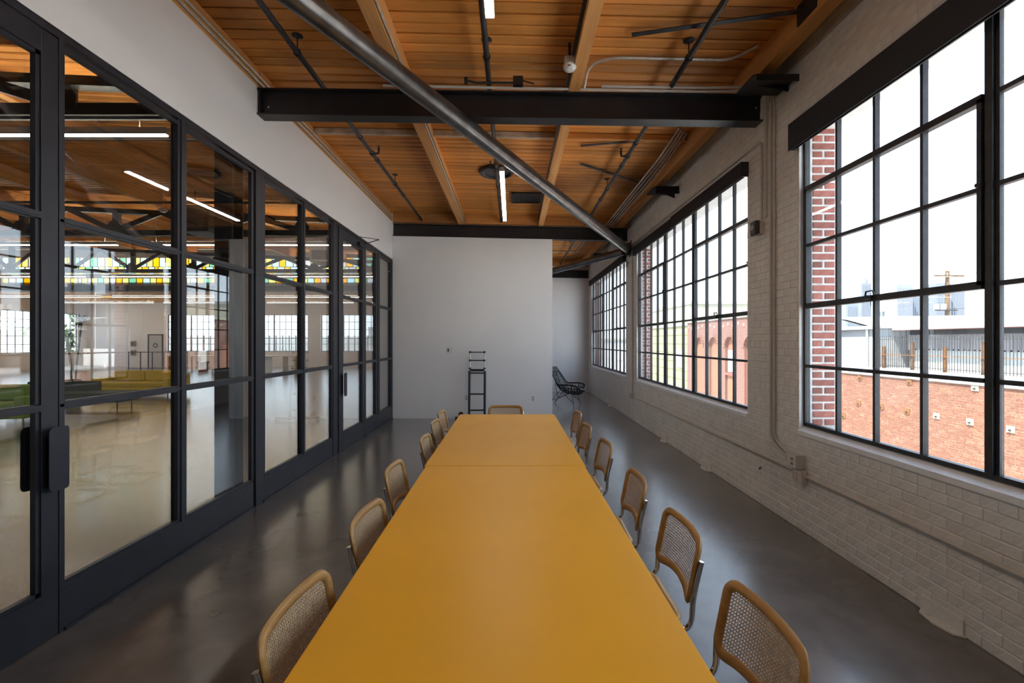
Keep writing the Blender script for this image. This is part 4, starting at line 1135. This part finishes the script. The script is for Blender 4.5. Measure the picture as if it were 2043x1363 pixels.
t = thing('bench', 'dark teal upholstered bench in front of the yellow sofa', 'bench', (-10.75, 11.3, 0), 0.12)
obj('seat', MB().box(-1.25, 1.25, -.35, .35, .20, .44), 'teal_fabric', t, bevel=.03, seg=3)
obj('backrest', MB().box(-1.25, .35, .20, .35, .42, .68), 'teal_fabric', t, bevel=.03, seg=3)
for sx in (-1.1, 1.1):
    for sy in (-.25, .25): obj('leg', MB().cyl((sx, sy, 0), (sx, sy, .2), .014, n=8), 'black_steel', t)
# plant
t = thing('potted_dracaena', 'tall spiky dracaena in a black pot in the hall', 'plant', (-12.45, 13.0, 0))
obj('pot', MB().lathe([(.14, 0), (.17, .02), (.20, .58), (.18, .60), (.17, .55)], n=20), 'black_plastic', t, smooth=True)
tr = MB(); lf = MB(); rl = random.Random(5)
for (dx, dy, top) in ((-.06, 0, 1.72), (.08, .03, 2.2), (.0, -.05, 1.45)):
    pts = [(dx*.5, dy, .5), (dx*1.0, dy, 1.0), (dx*2.4, dy*2, top)]
    tr.sweep(pts, .022, n=7)
    c = Vector(pts[-1])
    for k in range(34):
        a = rl.uniform(0, 2*PI); el = rl.uniform(-.5, 1.2); L = rl.uniform(.28, .48)
        d = Vector((math.cos(a)*math.cos(el), math.sin(a)*math.cos(el), math.sin(el)))
        mid = c + d*L*.5 + Vector((0, 0, .04)); end = c + d*L - Vector((0, 0, .12))
        sd = d.cross(Vector((0, 0, 1))).normalized()*.018
        lf.add([c, mid-sd, end, mid+sd], [(0, 1, 2, 3)])
obj('trunk', tr, 'bark', t, smooth=True)
obj('foliage', lf, 'leaf', t, kind='stuff')
# railing
t = thing('stair_railing', 'dark steel guard railing in front of the restroom door', 'railing', (-21.0, 26.9, 0))
obj('top_rail', MB().box(-1.5, 2.0, -.025, .025, 1.03, 1.08), 'frame_black', t)
obj('bottom_rail', MB().box(-1.5, 2.0, -.015, .015, .08, .11), 'frame_black', t)
for k in range(6): obj('post', MB().box(-1.5+k*.69, -1.46+k*.69, -.02, .02, 0, 1.03), 'frame_black', t)
for k in range(8): obj('cable', MB().cyl((-1.48, 0, .2+k*.1), (1.98, 0, .2+k*.1), .004, n=5), 'galvanised', t)
# counter, crates and stools far back
t = thing('counter_table', 'long white counter table before the far hall windows', 'table', (-13.6, 24.9, 0))
obj('top', MB().box(-2.6, .8, -.4, .4, .86, .92), 'white_plastic', t)
obj('end_panel', MB().box(-.4, .4, -.35, .35, 0, .86), 'white_wall', t)
obj('end_panel', MB().box(-2.5, -2.4, -.35, .35, 0, .86), 'white_wall', t)
for i, (x, y, lab) in enumerate(((-11.85, 24.6, 'yellow wooden stand beside the white counter'), (-18.2, 24.9, 'tan wooden lectern stand near the stair railing'))):
    t = thing('wooden_stand', lab, 'stand', (x, y, 0))
    for sx in (-.3, .3): obj('side', MB().box(sx-.03, sx+.03, -.25, .25, 0, .86), 'tan_wood', t)
    obj('top', MB().box(-.35, .35, -.27, .27, .86, .90), 'tan_wood', t); obj('shelf', MB().box(-.27, .27, -.24, .24, .35, .39), 'tan_wood', t)
t = thing('work_table', 'white work table by the hall window beside the restroom door', 'table', (-17.2, 26.4, 0))
obj('top', MB().box(-1.1, 1.1, -.4, .4, .82, .87), 'white_plastic', t)
for sx in (-1, 1):
    for sy in (-.33, .33): obj('leg', MB().box(sx-.03, sx+.03, sy-.03, sy+.03, 0, .82), 'black_steel', t)
for k, x in enumerate((-17.5, -16.6)):
    t = thing('block_stool', ('red block stool nearer the wooden lectern, under the work table', 'red block stool under the middle of the work table')[k], 'stool', (x-.2, 26.3, 0))
    obj('seat', MB().box(-.22, .22, -.22, .22, .45, .52), 'salmon', t, bevel=.01); obj('base', MB().box(-.17, .17, -.17, .17, 0, .45), 'red_brick', t)
# ------------------------------------------------------------------ outside
struct('ground', MB().box(-400, 700, -60, 700, -5.2, -5.0), 'asphalt', 'pale street and yards outside', 'ground')
# low brick building across the yard
NX = 13.0; NZ = .46
nb = thing('brick_parapet_wall', 'sunlit orange brick wall with tie plates outside the near window', 'wall', (NX, 16, -5))
sub(nb, 'core', MB().box(NX+.008, NX+.35, 6, 23.4, -5, NZ), 'mortar')
obj('lower_wall', MB().box(.002, .02, -10, 7.4, 0, 2.55), 'facade_orange', nb)
fb = brick_field(10.6, 19.9, -2.45, NZ-.01, [], seed=9, joint=.012)
def vis2(y, z): 
    xx = 1021.5 + NX*F/y; yy = 681.5 - (z-H)*F/y
    return 1640 < xx < 2060 and 700 < yy < 1000
fo = sorted(fb, key=lambda b: (0 if vis2(b[0], b[1]) else 1, b[0]))
L0 = Vector(nb.location)
for (y, z, L) in fo[:300]:
    obj('brick', brick_mesh(L, BH, .02, 'orange_brick'), None, nb, loc=Vector((NX+rb.uniform(-.003, .003), y, z))-L0)
grp = [MB() for _ in range(7)]
for (y, z, L) in fo[300:]:
    q = brick_mb(L, BH, .02); dx = NX+rb.uniform(-.003, .003)
    rb.choice(grp).add([(a+dx, b+y, c+z) for a, b, c in q.v], q.f)
for g in grp: sub(nb, 'brickwork', g, 'orange_brick', kind='stuff')
sub(nb, 'coping', MB().box(NX-.04, NX+.5, 6, 23.4, NZ, NZ+.07), 'white_roof')
for (x_, y_) in ((1716, 754), (1815, 762), (1946, 774), (1713, 805), (1758, 812), (1810, 821), (1869, 830), (1936, 842), (2017, 857), (1683, 830)):
    Y = NX*F/(x_-1021.5); z = H-(y_-681.5)/F*Y
    pl_ = sub(nb, 'tie_plate', MB().box(NX-.02, NX, Y-.10, Y+.10, z-.09, z+.09), 'cream_wall' if x_ > 1850 else 'rust')
    obj('bolt', MB().cyl((NX-.06, Y, z-.02), (NX-.02, Y, z-.02), .025, n=8).xf(Matrix.Translation(-L0)), 'fence_iron', pl_)
t = thing('flat_roof', 'white flat roof behind the brick parapet', 'roof', (15, 15, NZ-.1)); sub(t, 'membrane', MB().box(NX+.35, 32, 4, 23.4, NZ-.12, NZ), 'white_roof')
sub(t, 'body', MB().box(NX+.36, 32, 4.1, 23.3, -5, NZ-.12), 'facade_orange')
# iron fence
t = thing('iron_fence', 'thin iron bar fence with rusty posts on the flat roof', 'fence', (17, 16.5, NZ))
fbar = MB().box(-.008, .008, -.008, .008, .04, 1.42).mesh('bar'); fbar.materials.append(M['fence_iron'])
y = 10.6
while y < 21.2: obj('bar', fbar, None, t, loc=(0, y-16.5, 0)); y += .115
for z in (.12, .62, 1.30): obj('rail', MB().box(-.012, .012, -5.9, 4.7, z, z+.025), 'fence_iron' if z != .62 else 'rust', t)
for k in range(8): obj('post', MB().box(-.05, .05, -.05, .05, 0, 1.0 if k % 2 else 1.2), 'rust', t, loc=(.09, -5.8+k*1.48, 0))
# shed with red fascia
t = thing('roof_shed', 'grey shed with red fascia and white roof behind the iron fence', 'shed', (19, 16, NZ))
sub(t, 'lower_panel', MB().box(18.3, 18.4, 9, 21.1, NZ, 1.35), 'pale_panel')
cor = MB()
y = 9.0
while y < 21.0: cor.prism([(18.22, y), (18.30, y+.05), (18.30, y+.15), (18.22, y+.20), (18.4, y+.20), (18.4, y)], 2, 1.3, 1.98); y += .22
sub(t, 'corrugated_band', cor, 'grey_corrugated')
sub(t, 'eave_shade', MB().box(18.2, 18.5, 9, 21.1, 1.98, 2.2), 'dark_opening')  # dark strip painted in as the shade below the roof overhang
sub(t, 'fascia', MB().box(17.75, 17.8, 8.5, 21.6, 2.17, 2.28), 'red_fascia')
rf = MB().add([(17.7, 8, 2.28), (17.7, 22, 2.28), (22, 31, 3.32), (22, 14, 2.42), (40, 45, 3.4), (40, 8, 2.4)], [(0, 1, 2, 3), (3, 2, 4, 5)])
rf.add([(17.7, 8, 2.2), (17.7, 22, 2.2), (22, 31, 3.2), (40, 45, 3.2), (40, 8, 2.2)], [(4, 3, 2, 1, 0)])
rf.add([(17.7, 8, 2.28), (17.7, 22, 2.28), (17.7, 22, 2.2), (17.7, 8, 2.2)], [(0, 1, 2, 3)])
sub(t, 'roof', rf, 'white_roof')
t = thing('white_shed', 'white crinkled tarp-clad shed next to the iron fence', 'shed', (17.4, 23, NZ))
sub(t, 'tarp_wall', MB().box(16.9, 20, 21.45, 23.75, -5, 2.30), 'white_tarp')
sub(t, 'roof_edge', MB().box(16.8, 20.1, 21.35, 23.8, 2.30, 2.42), 'white_roof')
sub(t, 'gutter_pipe', MB().cyl((16.84, 21.75, .3), (16.84, 21.75, 2.3), .05, n=8), 'pale_panel')
sub(t, 'gutter', MB().box(16.75, 16.9, 21.35, 23.8, 2.26, 2.33), 'pale_panel')
# utility pole
pb = px(1890, 681.5, 31)
t = thing('utility_pole', 'brown wooden utility pole with crossarms outside the near window', 'pole', (pb.x, 31, -5))
obj('pole', MB().cyl((0, 0, 0), (0, 0, 11.45), .17, .12, n=12), 'pole_wood', t, smooth=True)
obj('crossarm', MB().box(-1.0, 1.0, -.16, -.06, 11.05, 11.15), 'pole_wood', t)
obj('crossarm', MB().box(-.9, .55, -.16, -.06, 8.75, 8.83), 'fence_iron', t)
for xx in (-.75, -.1, .6):
    obj('insulator', MB().lathe([(.03, 0), (.05, .05), (.03, .12), (.01, .13)], (xx, -.11, 11.15), n=10), 'white_plastic', t)
for xx in (-.85, -.35): obj('transformer', MB().cyl((xx, -.11, 8.83), (xx, -.11, 9.20), .14, n=12), 'white_plastic', t)
for k, (za, dx) in enumerate(((11.2, 0), (10.2, 8), (8.9, 4))):
    obj('wire', MB().sweep([(-.5, -.11, za), (14, -6, za-.35), (30, -14, za)], .015, n=5), 'fence_iron', t)
# distant towers, with the haze put into their colours
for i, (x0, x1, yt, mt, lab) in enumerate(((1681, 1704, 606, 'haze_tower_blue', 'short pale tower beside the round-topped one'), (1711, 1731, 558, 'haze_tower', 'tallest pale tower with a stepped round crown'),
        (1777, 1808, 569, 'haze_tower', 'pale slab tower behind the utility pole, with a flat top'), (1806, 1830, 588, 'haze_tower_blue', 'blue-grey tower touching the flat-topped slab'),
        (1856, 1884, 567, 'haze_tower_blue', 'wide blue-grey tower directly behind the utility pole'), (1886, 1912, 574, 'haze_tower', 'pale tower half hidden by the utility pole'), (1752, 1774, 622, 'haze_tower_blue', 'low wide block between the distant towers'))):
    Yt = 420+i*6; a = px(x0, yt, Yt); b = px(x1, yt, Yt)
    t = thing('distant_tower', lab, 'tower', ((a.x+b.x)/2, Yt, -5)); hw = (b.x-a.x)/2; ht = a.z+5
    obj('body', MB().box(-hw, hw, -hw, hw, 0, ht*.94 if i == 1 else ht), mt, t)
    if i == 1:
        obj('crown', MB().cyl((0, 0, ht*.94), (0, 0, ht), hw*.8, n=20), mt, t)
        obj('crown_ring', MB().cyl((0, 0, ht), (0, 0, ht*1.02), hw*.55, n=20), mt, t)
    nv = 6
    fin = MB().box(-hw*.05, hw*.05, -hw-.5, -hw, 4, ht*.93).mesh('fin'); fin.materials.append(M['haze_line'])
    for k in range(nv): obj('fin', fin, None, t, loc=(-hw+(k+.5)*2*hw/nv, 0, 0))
# arched brick facade
AX = 13.0; top = 3.04; bot = -5
ab = thing('arched_brick_building', 'red brick building with blind salmon arches outside the middle window', 'building', (AX, 29, bot))
y0, y1 = 23.9, 34.0
arches = [(25.0, .65), (27.35, .62), (29.6, .62), (31.9, .62)]; spring = 1.35; base = -2.1
edges = [y0]
for c, hw in arches: edges += [c-hw, c+hw]
edges.append(y1)
fac = MB()
for i in range(0, len(edges), 2): fac.box(AX, AX+.3, edges[i], edges[i+1], bot, top)
for c, hw in arches:
    fac.box(AX, AX+.3, c-hw, c+hw, bot, base)
    n_ = 10; arcp = [(c+hw*math.cos(PI*k/n_), spring+hw*math.sin(PI*k/n_)) for k in range(n_+1)]
    for k in range(n_):
        (ya, za), (yb, zb) = arcp[k], arcp[k+1]
        fac.prism([(ya, za), (ya, top), (yb, top), (yb, zb)], 0, AX, AX+.3)
sub(ab, 'facade', fac, 'facade_brick')
sub(ab, 'body', MB().box(AX+.31, 14.9, y0, y1, bot, top-.1), 'facade_brick')
for i, (c, hw) in enumerate(arches):
    sub(ab, 'arch_panel', MB().box(AX+.14, AX+.2, c-hw, c+hw, base, 2.1), 'salmon')
    q = MB(); n_ = 12
    for k in range(n_):
        a0, a1 = PI*k/n_+.02, PI*(k+1)/n_-.02
        q.prism([(c+hw*math.cos(a0), spring+hw*math.sin(a0)), (c+(hw+.2)*math.cos(a0), spring+(hw+.2)*math.sin(a0)), (c+(hw+.2)*math.cos(a1), spring+(hw+.2)*math.sin(a1)), (c+hw*math.cos(a1), spring+hw*math.sin(a1))], 0, AX-.05, AX)
    sub(ab, 'arch_ring', q, 'facade_brick')
c, hw = arches[1]
wq = sub(ab, 'arch_window', MB().box(AX+.08, AX+.14, c-.42, c+.42, -.15, 1.15), 'white_plastic')
obj('pane', MB().box(AX+.07, AX+.08, c-.36, c+.36, -.08, .5).box(AX+.07, AX+.08, c-.36, c+.36, .56, 1.08).xf(Matrix.Translation(-Vector(ab.location))), 'hall_grey', wq)
sub(ab, 'door', MB().box(AX+.06, AX+.14, c-.45, c+.45, base, -.35), 'salmon')
sub(ab, 'lintel', MB().box(AX-.03, AX+.1, c-.6, c+.6, -.35, -.2), 'red_fascia')
sub(ab, 'cornice', MB().box(AX-.06, AX+.32, y0, y1, top, top+.14), 'cream_wall')
for k in range(16): sub(ab, 'wall_tie', MB().box(AX-.03, AX, y0+.5+k*.62, y0+.62+k*.62, 2.55+.1*(k % 2), 2.7+.1*(k % 2)), 'cream_wall')
# olive building and other neighbours
t = thing('olive_building', 'pale olive clapboard building next to the arched brick one', 'building', (AX+.4, 40, bot))
sub(t, 'body', MB().box(AX+.4, 17, 34.05, 46, bot, 2.9), 'olive_wall')
for k in range(9): sub(t, 'siding_board', MB().prism([(AX+.36, -3.4+k*.7), (AX+.4, -3.4+k*.7), (AX+.4, -2.72+k*.7), (AX+.39, -2.72+k*.7)], 1, 34.05, 46), 'olive_wall')
sub(t, 'window', MB().box(AX+.33, AX+.4, 36, 37.2, -.4, 1.0), 'hall_grey')
sub(t, 'roof_edge', MB().box(AX+.3, 17.1, 34.05, 46.1, 2.9, 3.02), 'white_roof')
t = thing('cream_building', 'tall cream building rising behind the arched brick one', 'building', (32, 62, bot))
sub(t, 'body', MB().box(22.5, 36.5, 58, 75, bot, 6.4), 'cream_wall'); sub(t, 'parapet', MB().box(22.4, 36.6, 57.9, 75.1, 6.4, 6.75), 'white_roof')
t = thing('pale_building', 'long low white building seen past the woven chair window', 'building', (14, 62, bot))
sub(t, 'body', MB().box(AX+.2, 22, 46.3, 90, bot, 1.9), 'white_roof'); sub(t, 'roof_edge', MB().box(AX, 22.1, 46.3, 90, 1.9, 2.1), 'cream_wall')
for k in range(6): sub(t, 'window', MB().box(AX+.1, AX+.2, 49+k*6, 51.5+k*6, -.6, .9), 'hall_grey')
t = thing('lamp_post', 'thin white lamp post in front of the olive building', 'lamp post', (12.2, 34.3, bot))
obj('post', MB().cyl((0, 0, 0), (0, 0, 7.4), .06, .04, n=8), 'white_plastic', t, smooth=True)
obj('arm', MB().sweep([(0, 0, 7.3), (-.5, 0, 7.5), (-1.0, 0, 7.45)], .03, n=6).sweep([(0, 0, 7.3), (.5, 0, 7.5), (1.0, 0, 7.45)], .03, n=6), 'white_plastic', t)
# beyond the hall
t = thing('yard_building', 'pale building with a barred fence beyond the far hall windows', 'building', (-16, 44, bot))
sub(t, 'body', MB().box(-34, -2, 42, 56, bot, 1.9), 'white_roof'); sub(t, 'upper_band', MB().box(-13, -2, 41.5, 42, 2.0, 3.0), 'grey_corrugated')
fb2 = MB().box(-.03, .03, -.03, .03, 0, 7.2).mesh('bar'); fb2.materials.append(M['fence_iron'])
for k in range(36): obj('bar', fb2, None, t, loc=(5-k*.55, -5.5, 0))
sub(t, 'fence_rail', MB().box(-31, -10, 38.4, 38.5, 1.9, 2.0), 'fence_iron')
t = thing('scrub_tree', 'loose dark tree beyond the far hall window by the restroom door', 'tree', (-33, 35.5, bot))
obj('trunk', MB().cyl((0, 0, 0), (0, 0, 6.4), .2, .1, n=8), 'bark', t)
lf = MB(); rl = random.Random(8)
for k in range(500):
    c = Vector((rl.gauss(0, 1.4), rl.gauss(0, 1.2), 6.8+rl.gauss(0, .9))); d = Vector((rl.gauss(0, 1), rl.gauss(0, 1), rl.gauss(0, 1))).normalized(); s_ = d.orthogonal()*.12
    lf.add([c-d*.25, c-s_, c+d*.25, c+s_], [(0, 1, 2, 3)])
obj('foliage', lf, 'leaf', t, kind='stuff')
